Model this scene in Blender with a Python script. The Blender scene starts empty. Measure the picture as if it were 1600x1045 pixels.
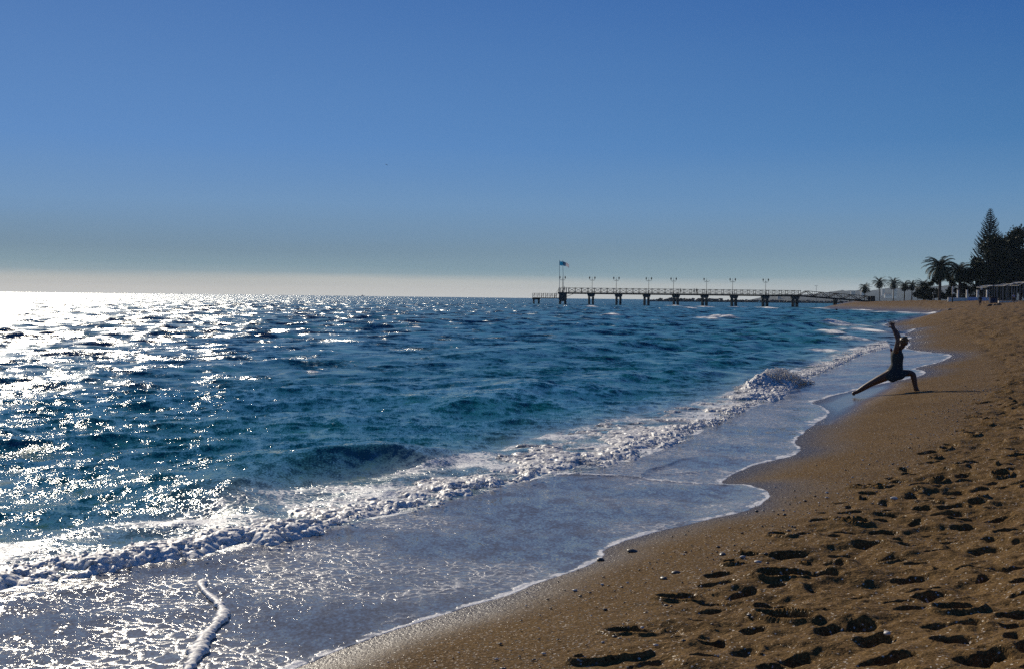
import bpy, bmesh, math, random
import numpy as np
from mathutils import Vector, Matrix

R = math.radians
random.seed(7)
rng = np.random.default_rng(11)
SC = bpy.context.scene
COL = SC.collection

# ------------------------------------------------------------------ camera
H = 2.05                      # eye height above the sea
F = 1885.0                    # focal length in pixels of the 1600 px frame
PITCH, ROLL = 1.75, 0.67
cam_d = bpy.data.cameras.new("camera")
cam_d.sensor_fit = 'HORIZONTAL'
cam_d.sensor_width = 36.0
cam_d.lens = 36.0 * F / 1600.0
cam_d.clip_start = 0.05
cam_d.clip_end = 30000
cam = bpy.data.objects.new("camera", cam_d)
COL.objects.link(cam)
ROT = Matrix.Rotation(R(90 - PITCH), 3, 'X') @ Matrix.Rotation(R(ROLL), 3, 'Z')
cam.matrix_world = Matrix.Translation((0, 0, H)) @ ROT.to_4x4()
SC.camera = cam

# ------------------------------------------------------------------ render settings
SC.render.engine = 'CYCLES'
SC.view_settings.view_transform = 'Standard'
SC.view_settings.look = 'None'
SC.view_settings.exposure = 0.0
SC.view_settings.gamma = 1.0
SC.cycles.use_denoising = False
SC.cycles.volume_bounces = 0
SC.cycles.max_bounces = 5
SC.cycles.diffuse_bounces = 2
SC.cycles.glossy_bounces = 3
SC.cycles.transmission_bounces = 2
SC.cycles.caustics_reflective = False
SC.cycles.caustics_refractive = False
SC.cycles.sample_clamp_direct = 40
SC.cycles.sample_clamp_indirect = 4

# ------------------------------------------------------------------ sun and sky
SUN_AZ, SUN_EL = -25.0, 26.0          # degrees; azimuth from +Y towards +X
sx_, sy_ = math.sin(R(SUN_AZ)), math.cos(R(SUN_AZ))
sun_dir = Vector((sx_ * math.cos(R(SUN_EL)), sy_ * math.cos(R(SUN_EL)), math.sin(R(SUN_EL))))
sun_d = bpy.data.lights.new("sun", 'SUN')
sun_d.energy = 4.0
sun_d.angle = R(0.5)
sun_d.color = (1.0, 0.90, 0.74)
sun = bpy.data.objects.new("sun", sun_d)
sun.rotation_euler = sun_dir.to_track_quat('Z', 'Y').to_euler()
sun.location = (-40, 60, 60)
COL.objects.link(sun)

def lin(c):
    return tuple(((v / 255 / 12.92) if v / 255 <= 0.04045 else ((v / 255 + 0.055) / 1.055) ** 2.4) for v in c)

world = bpy.data.worlds.new("World")
SC.world = world
world.use_nodes = True
nt = world.node_tree
for n in list(nt.nodes):
    nt.nodes.remove(n)
N = nt.nodes.new
L = nt.links.new
out = N('ShaderNodeOutputWorld')
sky = N('ShaderNodeTexSky')
sky.sky_type = 'NISHITA'
sky.sun_disc = False
sky.sun_elevation = R(SUN_EL)
sky.sun_rotation = R(SUN_AZ)
sky.ozone_density = 3.0
sky.dust_density = 0.6
bg1 = N('ShaderNodeBackground')
bg1.inputs['Strength'].default_value = 0.05
L(sky.outputs[0], bg1.inputs[0])
tc = N('ShaderNodeTexCoord')
sep = N('ShaderNodeSeparateXYZ')
L(tc.outputs['Generated'], sep.inputs[0])
asin = N('ShaderNodeMath'); asin.operation = 'ARCSINE'
L(sep.outputs[2], asin.inputs[0])
# soft unevenness of the haze bank
mp = N('ShaderNodeMapping'); mp.inputs['Scale'].default_value = (1.6, 1.6, 30)
L(tc.outputs['Generated'], mp.inputs[0])
nz = N('ShaderNodeTexNoise'); nz.inputs['Scale'].default_value = 2.0; nz.inputs['Detail'].default_value = 4
L(mp.outputs[0], nz.inputs['Vector'])
nza = N('ShaderNodeMath'); nza.operation = 'MULTIPLY_ADD'
nza.inputs[1].default_value = R(0.55); nza.inputs[2].default_value = -R(0.275)
L(nz.outputs[0], nza.inputs[0])
sum0 = N('ShaderNodeMath'); sum0.operation = 'ADD'
L(asin.outputs[0], sum0.inputs[0]); L(nza.outputs[0], sum0.inputs[1])
pos = N('ShaderNodeMath'); pos.operation = 'DIVIDE'; pos.inputs[1].default_value = R(90)
pos.use_clamp = True
L(sum0.outputs[0], pos.inputs[0])

def ramp(stops):
    r = N('ShaderNodeValToRGB')
    r.color_ramp.interpolation = 'LINEAR'
    els = r.color_ramp.elements
    while len(els) < len(stops):
        els.new(0.5)
    for e, (deg, c) in zip(els, stops):
        e.position = deg / 90.0
        e.color = (*lin(c), 1)
    L(pos.outputs[0], r.inputs[0])
    return r
rl = ramp([(0, (216, 213, 206)), (0.60, (206, 202, 193)), (0.90, (148, 167, 175)), (1.25, (128, 155, 168)), (2.2, (112, 141, 163)),
           (4.2, (108, 147, 188)), (7.0, (90, 137, 194)), (13.5, (72, 118, 180)), (28, (34, 84, 146)), (90, (12, 46, 94))])
rr = ramp([(0, (178, 190, 194)), (0.62, (166, 183, 190)), (1.1, (140, 167, 178)), (2.5, (120, 151, 176)),
           (5.0, (94, 138, 180)), (7.5, (68, 120, 172)), (13.5, (46, 96, 162)), (28, (24, 70, 132)), (90, (10, 40, 86))])
# sun side / far side
dotn = N('ShaderNodeVectorMath'); dotn.operation = 'DOT_PRODUCT'
dotn.inputs[1].default_value = (sx_, sy_, 0)
L(tc.outputs['Generated'], dotn.inputs[0])
mr = N('ShaderNodeMapRange')
mr.inputs['From Min'].default_value = math.cos(R(54)); mr.inputs['From Max'].default_value = math.cos(R(8))
L(dotn.outputs['Value'], mr.inputs['Value'])
mix = N('ShaderNodeMix'); mix.data_type = 'RGBA'
L(mr.outputs[0], mix.inputs['Factor']); L(rr.outputs[0], mix.inputs['A']); L(rl.outputs[0], mix.inputs['B'])
bg2 = N('ShaderNodeBackground')
bg2.inputs['Strength'].default_value = 1.0
L(mix.outputs['Result'], bg2.inputs[0])
ms = N('ShaderNodeMixShader'); ms.inputs[0].default_value = 0.97
L(bg1.outputs[0], ms.inputs[1]); L(bg2.outputs[0], ms.inputs[2])
L(ms.outputs[0], out.inputs[0])

# ------------------------------------------------------------------ helpers: pixels of the photo -> rays
def ray(px, py):
    return (ROT @ Vector(((px - 800) / F, -(py - 522.5) / F, -1))).normalized()
def on_z(px, py, z=0.0):
    d = ray(px, py)
    t = (z - H) / d.z
    return (d.x * t, d.y * t)
def on_y(px, py, Y):
    d = ray(px, py)
    t = Y / d.y
    return Vector((d.x * t, Y, H + d.z * t))

# ------------------------------------------------------------------ helpers: noise
def _h(ix, iy, s):
    ix = ix.astype(np.int64); iy = iy.astype(np.int64)
    h = (ix * 374761393 + iy * 668265263 + s * 1442695041) & 0xFFFFFFFF
    h = ((h ^ (h >> 13)) * 1274126177) & 0xFFFFFFFF
    h = (h ^ (h >> 16)) & 0xFFFFFFFF
    h = ((h * 2246822519) & 0xFFFFFFFF)
    return ((h ^ (h >> 15)) & 0xFFFFFF) / float(0x1000000)
def vnoise(x, y, s=0):
    x0 = np.floor(x); y0 = np.floor(y)
    fx = x - x0; fy = y - y0
    fx = fx * fx * fx * (fx * (fx * 6 - 15) + 10); fy = fy * fy * fy * (fy * (fy * 6 - 15) + 10)
    a = _h(x0, y0, s); b = _h(x0 + 1, y0, s); c = _h(x0, y0 + 1, s); d = _h(x0 + 1, y0 + 1, s)
    return (a + (b - a) * fx) * (1 - fy) + (c + (d - c) * fx) * fy - 0.5      # -0.5 .. 0.5
def fbm(x, y, o=4, s=0, gain=0.5):
    r = 0; a = 1.0
    for i in range(o):
        r = r + a * vnoise(x * 2 ** i + 17.3 * i, y * 2 ** i - 9.1 * i, s + i)
        a *= gain
    return r
def cells(x, y, s=0):
    x0 = np.floor(x); y0 = np.floor(y)
    best = np.full(x.shape, 9.0)
    rid = np.zeros(x.shape)
    for i in (-1, 0, 1):
        for j in (-1, 0, 1):
            cx = x0 + i; cy = y0 + j
            px = cx + _h(cx, cy, s); py = cy + _h(cx, cy, s + 51)
            d = (px - x) ** 2 + (py - y) ** 2
            m = d < best
            best = np.where(m, d, best)
            rid = np.where(m, _h(cx, cy, s + 97), rid)
    return np.sqrt(best), rid
def sstep(a, b, x):
    t = np.clip((x - a) / (b - a), 0, 1)
    return t * t * (3 - 2 * t)
def seg_dist(P, x, y):
    """distance of points to an open polyline, and the arc length of the nearest point"""
    best = np.full(x.shape, 1e18); arc = np.zeros(x.shape); side = np.zeros(x.shape)
    s0 = 0.0
    for (ax, ay), (bx, by) in zip(P[:-1], P[1:]):
        dx, dy = bx - ax, by - ay
        ll = dx * dx + dy * dy
        if ll < 1e-12:
            continue
        t = np.clip(((x - ax) * dx + (y - ay) * dy) / ll, 0, 1)
        ex = x - ax - t * dx; ey = y - ay - t * dy
        d = ex * ex + ey * ey
        m = d < best
        best = np.where(m, d, best)
        arc = np.where(m, s0 + t * math.sqrt(ll), arc)
        side = np.where(m, ex * dy - ey * dx, side)     # >0 on the right-hand side of the travel direction
        s0 += math.sqrt(ll)
    return np.sqrt(best), arc, side
def inside(P, x, y):
    r = np.zeros(x.shape, bool)
    n = len(P)
    for i in range(n):
        (ax, ay), (bx, by) = P[i], P[(i + 1) % n]
        if ay == by:
            continue
        c = ((ay > y) != (by > y)) & (x < (bx - ax) * (y - ay) / (by - ay) + ax)
        r ^= c
    return r
def smooth_poly(P, it=2):
    P = [tuple(p) for p in P]
    for _ in range(it):
        Q = [P[0]]
        for a, b in zip(P[:-1], P[1:]):
            Q.append((a[0] * .75 + b[0] * .25, a[1] * .75 + b[1] * .25))
            Q.append((a[0] * .25 + b[0] * .75, a[1] * .25 + b[1] * .75))
        Q.append(P[-1])
        P = Q
    return P
def resample(P, n):
    P = np.array(P, float)
    s = np.concatenate([[0], np.cumsum(np.hypot(*np.diff(P, axis=0).T))])
    t = np.linspace(0, s[-1], n)
    return np.stack([np.interp(t, s, P[:, 0]), np.interp(t, s, P[:, 1])], 1), s[-1]

# ------------------------------------------------------------------ helpers: objects
def tag(o, label=None, cat=None, group=None, kind=None):
    if label: o["label"] = label
    if cat: o["category"] = cat
    if group: o["group"] = group
    if kind: o["kind"] = kind
    return o
def empty(name, loc, label, cat, group=None, rz=0.0):
    o = bpy.data.objects.new(name, None)
    o.empty_display_size = 0.2
    o.location = loc
    o.rotation_euler = (0, 0, rz)
    COL.objects.link(o)
    return tag(o, label, cat, group)
def grid_mesh(name, co, quads, m, attrs=None, parent=None, smooth=True):
    me = bpy.data.meshes.new(name)
    co = np.ascontiguousarray(co, np.float32)
    quads = np.ascontiguousarray(quads, np.int32)
    me.vertices.add(len(co)); me.vertices.foreach_set('co', co.ravel())
    me.loops.add(quads.size); me.loops.foreach_set('vertex_index', quads.ravel())
    me.polygons.add(len(quads))
    me.polygons.foreach_set('loop_start', np.arange(0, quads.size, quads.shape[1], dtype=np.int32))
    me.update(calc_edges=True)
    me.validate()
    if smooth:
        me.shade_smooth()
    for k, v in (attrs or {}).items():
        a = me.attributes.new(k, 'FLOAT', 'POINT')
        a.data.foreach_set('value', np.ascontiguousarray(v, np.float32))
    me.materials.append(m)
    o = bpy.data.objects.new(name, me)
    COL.objects.link(o)
    if parent: o.parent = parent
    return o
class MB:
    def __init__(s):
        s.v = []; s.f = []
    def box(s, c, size, rz=0.0):
        x, y, z = (q / 2 for q in size)
        b = len(s.v); ca, sa = math.cos(rz), math.sin(rz)
        for dx, dy, dz in ((-x, -y, -z), (x, -y, -z), (x, y, -z), (-x, y, -z), (-x, -y, z), (x, -y, z), (x, y, z), (-x, y, z)):
            s.v.append((c[0] + dx * ca - dy * sa, c[1] + dx * sa + dy * ca, c[2] + dz))
        s.f += [tuple(b + i for i in q) for q in ((0, 3, 2, 1), (4, 5, 6, 7), (0, 1, 5, 4), (1, 2, 6, 5), (2, 3, 7, 6), (3, 0, 4, 7))]
        return s
    def tube(s, pts, rad, n=8, cap=True):
        pts = [Vector(p) for p in pts]
        if not isinstance(rad, (list, tuple)): rad = [rad] * len(pts)
        b = len(s.v)
        for i, p in enumerate(pts):
            t = (pts[min(i + 1, len(pts) - 1)] - pts[max(i - 1, 0)]).normalized()
            u = t.cross(Vector((0, 1, 0.01)))
            if u.length < 1e-3: u = t.cross(Vector((1, 0, 0)))
            u.normalize(); w = t.cross(u)
            for k in range(n):
                a = 2 * math.pi * k / n
                s.v.append(tuple(p + (u * math.cos(a) + w * math.sin(a)) * rad[i]))
        for i in range(len(pts) - 1):
            for k in range(n):
                k2 = (k + 1) % n
                s.f.append((b + i * n + k, b + i * n + k2, b + (i + 1) * n + k2, b + (i + 1) * n + k))
        if cap:
            s.f.append(tuple(b + k for k in range(n))[::-1])
            s.f.append(tuple(b + (len(pts) - 1) * n + k for k in range(n)))
        return s
    def beam(s, p, q, w, h=None):
        """square bar from p to q"""
        p, q = Vector(p), Vector(q); h = h or w
        t = (q - p).normalized()
        u = t.cross(Vector((0, 0, 1)))
        if u.length < 1e-3: u = Vector((1, 0, 0))
        u.normalize(); n = u.cross(t)
        b = len(s.v)
        for e in (p, q):
            for a, c in ((-1, -1), (1, -1), (1, 1), (-1, 1)):
                s.v.append(tuple(e + u * a * w / 2 + n * c * h / 2))
        s.f += [tuple(b + i for i in q_) for q_ in ((0, 1, 2, 3), (7, 6, 5, 4), (0, 4, 5, 1), (1, 5, 6, 2), (2, 6, 7, 3), (3, 7, 4, 0))]
        return s
    def lathe(s, c, prof, n=12):
        b = len(s.v)
        for r, z in prof:
            for k in range(n):
                a = 2 * math.pi * k / n
                s.v.append((c[0] + r * math.cos(a), c[1] + r * math.sin(a), c[2] + z))
        for i in range(len(prof) - 1):
            for k in range(n):
                k2 = (k + 1) % n
                s.f.append((b + i * n + k, b + i * n + k2, b + (i + 1) * n + k2, b + (i + 1) * n + k))
        s.f.append(tuple(b + k for k in range(n))[::-1]); s.f.append(tuple(b + (len(prof) - 1) * n + k for k in range(n)))
        return s
    def quad(s, a, b_, c, d):
        b = len(s.v)
        s.v += [tuple(a), tuple(b_), tuple(c), tuple(d)]; s.f.append((b, b + 1, b + 2, b + 3))
        return s
    def blob(s, c, r, sub=1, jit=0.15, rnd=random, flat=1.0):
        bm = bmesh.new()
        bmesh.ops.create_icosphere(bm, subdivisions=sub, radius=1.0)
        b = len(s.v)
        if not isinstance(r, (list, tuple)): r = (r, r, r)
        for v in bm.verts:
            k = 1 + rnd.uniform(-jit, jit)
            s.v.append((c[0] + v.co.x * r[0] * k, c[1] + v.co.y * r[1] * k, c[2] + v.co.z * r[2] * k * flat))
        for f in bm.faces:
            s.f.append(tuple(b + v.index for v in f.verts))
        bm.free()
        return s
    def build(s, name, m, parent=None, smooth=False):
        me = bpy.data.meshes.new(name)
        me.from_pydata(s.v, [], s.f)
        me.update()
        if smooth: me.shade_smooth()
        me.materials.append(m)
        o = bpy.data.objects.new(name, me)
        COL.objects.link(o)
        if parent: o.parent = parent
        return o

# ------------------------------------------------------------------ materials
class NT:
    """small node-tree builder"""
    def __init__(s, name):
        s.m = bpy.data.materials.new(name); s.m.use_nodes = True
        s.t = s.m.node_tree
        s.b = s.t.nodes['Principled BSDF']
        s.out = s.t.nodes['Material Output']
    def n(s, kind, **kw):
        o = s.t.nodes.new(kind)
        for k, v in kw.items():
            if k in o.inputs: o.inputs[k].default_value = v
            else: setattr(o, k, v)
        return o
    def l(s, a, b): s.t.links.new(a, b)
    def set(s, **kw):
        for k, v in kw.items():
            k = k.replace('_', ' ')
            if hasattr(v, 'is_linked'): s.l(v, s.b.inputs[k])
            else: s.b.inputs[k].default_value = v
    def math(s, op, a, b=None, c=None, clamp=False):
        o = s.n('ShaderNodeMath'); o.operation = op; o.use_clamp = clamp
        for i, v in enumerate((a, b, c)):
            if v is None: continue
            if hasattr(v, 'is_linked'): s.l(v, o.inputs[i])
            else: o.inputs[i].default_value = v
        return o.outputs[0]
    def vmath(s, op, a, b=None, sc=None):
        o = s.n('ShaderNodeVectorMath'); o.operation = op
        for i, v in enumerate((a, b)):
            if v is None: continue
            if hasattr(v, 'is_linked'): s.l(v, o.inputs[i])
            else: o.inputs[i].default_value = v
        if sc is not None:
            if hasattr(sc, 'is_linked'): s.l(sc, o.inputs['Scale'])
            else: o.inputs['Scale'].default_value = sc
        return o.outputs[0]
    def mixc(s, f, a, b):
        o = s.n('ShaderNodeMix'); o.data_type = 'RGBA'
        for k, v in (('Factor', f), ('A', a), ('B', b)):
            sock = [i for i in o.inputs if i.name == k and i.type == ('VALUE' if k == 'Factor' else 'RGBA')][0]
            if hasattr(v, 'is_linked'): s.l(v, sock)
            else: sock.default_value = v if k == 'Factor' else (*v[:3], 1)
        return [q for q in o.outputs if q.type == 'RGBA'][0]
    def mr(s, v, a, b, c=0.0, d=1.0):
        o = s.n('ShaderNodeMapRange')
        s.l(v, o.inputs['Value'])
        for k, q in (('From Min', a), ('From Max', b), ('To Min', c), ('To Max', d)):
            o.inputs[k].default_value = q
        return o.outputs[0]
    def attr(s, name):
        return s.n('ShaderNodeAttribute', attribute_name=name).outputs['Fac']
    def pos(s):
        return s.n('ShaderNodeNewGeometry').outputs['Position']
    def noise(s, vec, scale, detail=3.0, rough=0.5, col=False):
        o = s.n('ShaderNodeTexNoise', Scale=scale, Detail=detail, Roughness=rough)
        s.l(vec, o.inputs['Vector'])
        return o.outputs['Color' if col else 'Fac']

def plain(name, col, rough=0.7, var=0.3, scale=3.0, spec=0.3, bump=0.0):
    t = NT(name)
    co = t.n('ShaderNodeTexCoord').outputs['Object']
    n = t.noise(co, scale, 5, 0.6)
    f = t.mr(n, 0.3, 0.7)
    c = t.mixc(f, [v * (1 - var) for v in col], [min(1, v * (1 + var)) for v in col])
    t.set(Base_Color=c, Roughness=rough, Specular_IOR_Level=spec)
    if bump:
        b = t.n('ShaderNodeBump', Strength=0.6, Distance=bump)
        t.l(n, b.inputs['Height']); t.l(b.outputs[0], t.b.inputs['Normal'])
    return t.m

# ------------------------------------------------------------------ the shore in plan
def wl(pts, z=0.0):
    return [on_z(px, py, z) for px, py in pts]
shore = [(-30, -44), (-12.5, -14), (-5.6, -1.0)] + wl([(460, 1045), (760, 935), (1000, 850), (1170, 775), (1245, 690), (1310, 632),
         (1392, 590), (1440, 563), (1436, 540), (1420, 520), (1412, 508), (1430, 496), (1462, 491.4)]) + \
        [(82, 255), (84, 300), (85, 335), (96, 372), (116, 405), (135, 450), (150, 500), (172, 600), (240, 900), (420, 1500), (700, 2600)]
shore = smooth_poly(shore, 1)
def shore_d(x, y):
    """signed distance to the mean shoreline, positive on land"""
    d, arc, side = seg_dist(shore, x, y)
    return np.where(side > 0, d, -d)

def sand_base(x, y, d=None):
    if d is None: d = shore_d(x, y)
    far = sstep(40, 170, y)
    Ln = 20 * (1 - far) + 8.0 * far
    zm = 2.45 + 0.0 * far
    land = zm * (1 - np.exp(-np.maximum(d, 0) / Ln)) + 0.006 * np.clip(d - 20, 0, 200)
    sea_ = -1.2 * (1 - np.exp(np.minimum(d, 0) / 12.0))
    z = np.where(d > 0, land, sea_)
    dry = sstep(0.8, 3.0, d)
    z = z + 0.10 * fbm(x * .35, y * .35, 3, 5) * dry + 0.018 * fbm(x * 1.1, y * 1.1, 2, 9) * sstep(0.2, 1.5, d)
    z = z + 0.25 * fbm(x * .08, y * .08, 3, 31) * sstep(3, 12, d) * far
    return z
def on_sand(px, py):
    dr = ray(px, py)
    t = np.geomspace(3, 3000, 6000)
    x = dr.x * t; y = dr.y * t; z = H + dr.z * t
    g = np.maximum(sand_base(x, y), 0.0)
    i = int(np.argmax(z < g))
    return (float(x[i]), float(y[i]), float(g[i]))
def sand_z(x, y):
    return float(sand_base(np.array([x], float), np.array([y], float))[0])

# edge of the thin sheet of water on the sand
EDGE_PX = [(455, 1045), (520, 1014), (600, 985), (680, 962), (750, 941), (800, 925), (850, 906), (900, 888), (928, 877), (938, 868), (934, 857),
           (960, 846), (1000, 835), (1050, 824), (1100, 812), (1140, 803), (1175, 793), (1194, 780), (1197, 770), (1186, 761), (1165, 756), (1130, 752),
           (1122, 744), (1150, 732), (1180, 722), (1215, 716), (1243, 711), (1248, 702), (1238, 690), (1246, 680), (1262, 668), (1280, 655), (1292, 648),
           (1291, 638), (1280, 630), (1263, 624), (1290, 616), (1330, 608), (1375, 599), (1420, 591), (1446, 584), (1444, 579), (1424, 576), (1445, 571),
           (1470, 565), (1487, 557), (1484, 553), (1460, 551), (1430, 547), (1412, 542), (1426, 536), (1410, 530), (1430, 527), (1408, 522), (1428, 516), (1432, 514),
           (1405, 518), (1398, 513), (1402, 509), (1386, 507), (1380, 503.5), (1405, 499), (1432, 495), (1462, 491)]
edge = [(-30.2, -44), (-12.6, -14), (-5.7, -1.0)] + [on_sand(*p)[:2] if p[1] > 515 else on_z(p[0], p[1], .03) for p in EDGE_PX]
edge = smooth_poly(edge, 2) + [(82, 255), (84, 300), (85, 335), (96, 372), (116, 405), (135, 450), (150, 500), (172, 600), (240, 900), (420, 1500), (700, 2600)]
def edge_d(x, y):
    """signed distance to the water's edge, positive inside the water"""
    d, arc, side = seg_dist(edge, x, y)
    land = inside(edge + [(3000, 2600), (3000, -44)], x, y)
    return np.where(land, -d, d), arc

# the broken wave: its seaward and its shoreward edge
FOAM_UP = [(-120, 872), (0, 846), (120, 826), (250, 800), (400, 772), (520, 748), (620, 731), (700, 716), (780, 694), (850, 673), (930, 654), (1010, 638), (1080, 626), (1130, 612), (1165, 598),
           (1185, 585), (1230, 576), (1265, 568), (1300, 552), (1345, 538), (1385, 530)]
FOAM_LO = [(-120, 945), (0, 915), (120, 896), (250, 868), (330, 860), (480, 828), (600, 803), (720, 774), (830, 744), (900, 735), (960, 724), (1010, 708), (1060, 690), (1110, 664), (1155, 645),
           (1190, 628), (1232, 612), (1262, 590), (1310, 572), (1350, 552), (1392, 542)]
foam_up = smooth_poly(wl(FOAM_UP, 0.06), 1)
foam_lo = smooth_poly(wl(FOAM_LO, 0.03), 1)
foam_poly = foam_up + foam_lo[::-1]

def polar(rs, a0, a1, na):
    a = np.linspace(R(a0), R(a1), na)
    rr_, aa = np.meshgrid(rs, a, indexing='ij')
    return rr_ * np.sin(aa), rr_ * np.cos(aa)
def radii(segs, r0):
    r = [r0]
    for lim, k in segs:
        while r[-1] < lim:
            r.append(r[-1] * (1 + k))
    return np.array(r)
def quads_of(keep):
    nr, na = keep.shape
    q = keep[:-1, :-1] | keep[1:, :-1] | keep[1:, 1:] | keep[:-1, 1:]
    i, j = np.nonzero(q)
    v = i * na + j
    Q = np.stack([v, v + 1, v + na + 1, v + na], 1)
    used = np.zeros(nr * na, bool); used[Q.ravel()] = True
    idx = np.cumsum(used) - 1
    return idx[Q], used

# ------------------------------------------------------------------ the beach
PRINTS = [(1170,40,90,25),(1360,15,70,20),(1310,60,70,20),(1430,55,80,30),(1510,45,50,15),(1180,128,60,20),(1300,118,100,35),(1250,155,160,40),(1410,103,60,20),(1500,168,110,30),(1580,105,50,20),
 (1020,228,100,35),(1240,225,100,45),(1350,200,80,35),(1540,230,110,30),(960,290,110,40),(1265,295,120,35),(1430,300,120,30),(620,330,150,35),(840,322,90,28),(810,355,80,30),(1015,385,100,60),
 (1130,425,150,50),(1160,350,80,20),(1430,385,190,45),(515,405,110,45),(750,425,150,40),(330,415,100,30),(320,455,130,30),(575,455,60,25),(555,515,120,50),(885,495,130,60),(1220,485,150,50),
 (1360,465,60,20),(1150,545,160,55),(1590,435,70,25),(1590,485,70,40),(300,515,80,25),(290,595,150,45),(470,635,90,40),(300,680,100,30),(800,630,120,60),(930,610,100,55),(980,675,140,45),
 (1310,615,220,50),(1310,685,160,80),(1560,560,110,50),(1570,615,100,50),(1060,770,180,70),(980,800,120,30),(1390,770,120,80),(1480,745,90,40),(640,750,120,50),(550,790,80,50),(270,770,100,25),
 (750,190,60,20),(700,240,100,30),(880,155,90,20),(1690,300,120,40),(1700,480,130,50),(1720,640,130,50),(1660,720,140,50),(1650,200,100,30)]
ZONE_PX = [(820, 1120), (1000, 960), (1100, 905), (1200, 842), (1290, 796), (1390, 742), (1470, 690), (1530, 640), (1552, 600), (1548, 560), (1520, 530), (1478, 508), (1470, 497), (1500, 488), (1440, 480)]
zone = smooth_poly([(2.4, -8), (1.1, 2.5)] + [on_sand(*p)[:2] for p in ZONE_PX], 1)

def build_beach():
    rs = radii([(30, .0017), (110, .005), (420, .012), (2600, .03)], 3.2)
    x, y = polar(rs, -34, 44, 1340)
    d = shore_d(x, y)
    keep = d > -1.0 - 0.02 * np.hypot(x, y)
    q, used = quads_of(keep)
    x = x.ravel()[used]; y = y.ravel()[used]; d = d.ravel()[used]
    z = sand_base(x, y, d)
    zd, _, zs = seg_dist(zone, x, y)
    zin = np.where(zs > 0, zd, -zd)                       # positive inside the trodden zone
    far = np.hypot(x, y)
    # trodden, lumpy sand
    lump = sstep(-0.35, 0.5, zin)
    z += lump * (0.075 * fbm(x * 1.5, y * 1.5, 3, 21) + 0.045 * fbm(x * 4.2, y * 4.2, 3, 23) + 0.016 * fbm(x * 13, y * 13, 2, 29))
    z += lump * sstep(22, 60, far) * (0.16 * fbm(x * .9, y * .6, 3, 25) + .14 * fbm(x * 2.2, y * 1.0, 2, 27))
    z += 0.0025 * fbm(x * 30, y * 30, 2, 33) * sstep(0.0, 0.6, d)
    # footprints
    pr = []
    for cx, cy, w, h in PRINTS:
        px, py = 1000 + cx / 2.667, 740 + (cy + 6) / 2.667
        X, Y, Z = on_sand(px, py)
        s = math.hypot(X, Y) / F / 2.667
        pr.append((X, Y, w * s * 0.52 + .025, min(0.10, max(.055, h * s * 1.9)), rng.uniform(-.4, .4), rng.uniform(.8, 1.2)))
    # fill the rest of the trodden zone
    cr = 3.5 * (70 / 3.5) ** rng.random(9000); ca_ = R(1) * rng.uniform(0, 43, 9000)
    CX, CY = cr * np.sin(ca_), cr * np.cos(ca_)
    _, _, css = seg_dist(zone, CX, CY)
    k = 0
    for X, Y, ok, rr0 in zip(CX, CY, css > 0, cr):
        if not ok or k > 2600: continue
        ppx, ppy = 800 + F * X / Y, 470 + F * (H - .5) / Y
        if Y < 12.5 and ppx < 1610 and ppy < 1050 and ppy > 742 and rng.random() > 0.22: continue
        if any((X - p[0]) ** 2 + (Y - p[1]) ** 2 < 0.22 ** 2 for p in pr): continue
        pr.append((X, Y, rng.uniform(.07, .17), rng.uniform(.05, .085), rng.uniform(-1.6, 1.6), rng.uniform(.35, 1.1)))
        k += 1
    order = np.argsort(y)
    ys = y[order]
    dz = np.zeros_like(z)
    for X, Y, ra, rb, an, dep in pr:
        i0, i1 = np.searchsorted(ys, (Y - .5, Y + .5))
        idx = order[i0:i1]
        m = np.abs(x[idx] - X) < .5
        idx = idx[m]
        if not len(idx): continue
        ca, sa = math.cos(an), math.sin(an)
        u = (x[idx] - X) * ca + (y[idx] - Y) * sa
        v = -(x[idx] - X) * sa + (y[idx] - Y) * ca
        u = u + 0.02 * vnoise(x[idx] * 12, y[idx] * 12, int(X * 100) % 50)
        v = v + 0.02 * vnoise(x[idx] * 12 + 9, y[idx] * 12, int(Y * 100) % 50)
        # instep: narrower in the middle, heel deeper
        vb = rb * (1.0 - 0.22 * np.exp(-(u / (ra * .35)) ** 2))
        q2 = np.sqrt((u / ra) ** 2 + (v / vb) ** 2)
        hole = -0.105 * dep * (1 - sstep(0.0, 1.25, q2)) * (1 + .25 * u / ra)
        rim = 0.038 * dep * np.exp(-((q2 - 1.25) / .22) ** 2)
        dz[idx] = np.minimum(np.minimum(dz[idx], hole) + rim * sstep(-.05, 0.0, dz[idx]), .035)
    z += dz
    wet_d, _ = edge_d(x, y)
    wet = 1 - sstep(-0.02, 0.55 + 0.02 * far, -wet_d + 0.25 * fbm(x * .8, y * .8, 3, 41))
    # the backwash strip around the rear foot is still running with water
    wp = [on_sand(*p)[:2] for p in [(1270, 628), (1300, 615), (1345, 606), (1392, 598), (1402, 604), (1372, 622), (1340, 636), (1312, 652), (1292, 662), (1288, 645)]]
    dw, _, _ = seg_dist(wp + [wp[0]], x, y)
    ins = inside(wp, x, y)
    sheen = np.where(ins, sstep(-0.2, 0.35, dw), sstep(0.2, 0.0, dw) * .5) if False else np.clip(np.where(ins, 0.5 + dw * 1.6, 0.5 - dw * 1.6), 0, 1)
    z = np.where(sheen > 0.5, z - 0.004, z)
    gravel = np.exp(-((zin + 0.25) / 0.55) ** 2) * (far < 60)

    t = NT("sand")
    p = t.pos()
    wetA = t.attr('wet'); sheenA = t.attr('sheen'); trod = t.attr('trod'); grav = t.attr('gravel')
    big = t.noise(p, 0.9, 4, 0.6)
    mid = t.noise(p, 7, 4, 0.6)
    c = t.mixc(t.mr(big, 0.35, 0.65), (0.114, 0.066, 0.022), (0.187, 0.112, 0.040))
    c = t.mixc(t.mr(mid, 0.3, 0.75, 0, .55), c, (0.085, 0.042, 0.013))
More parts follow.
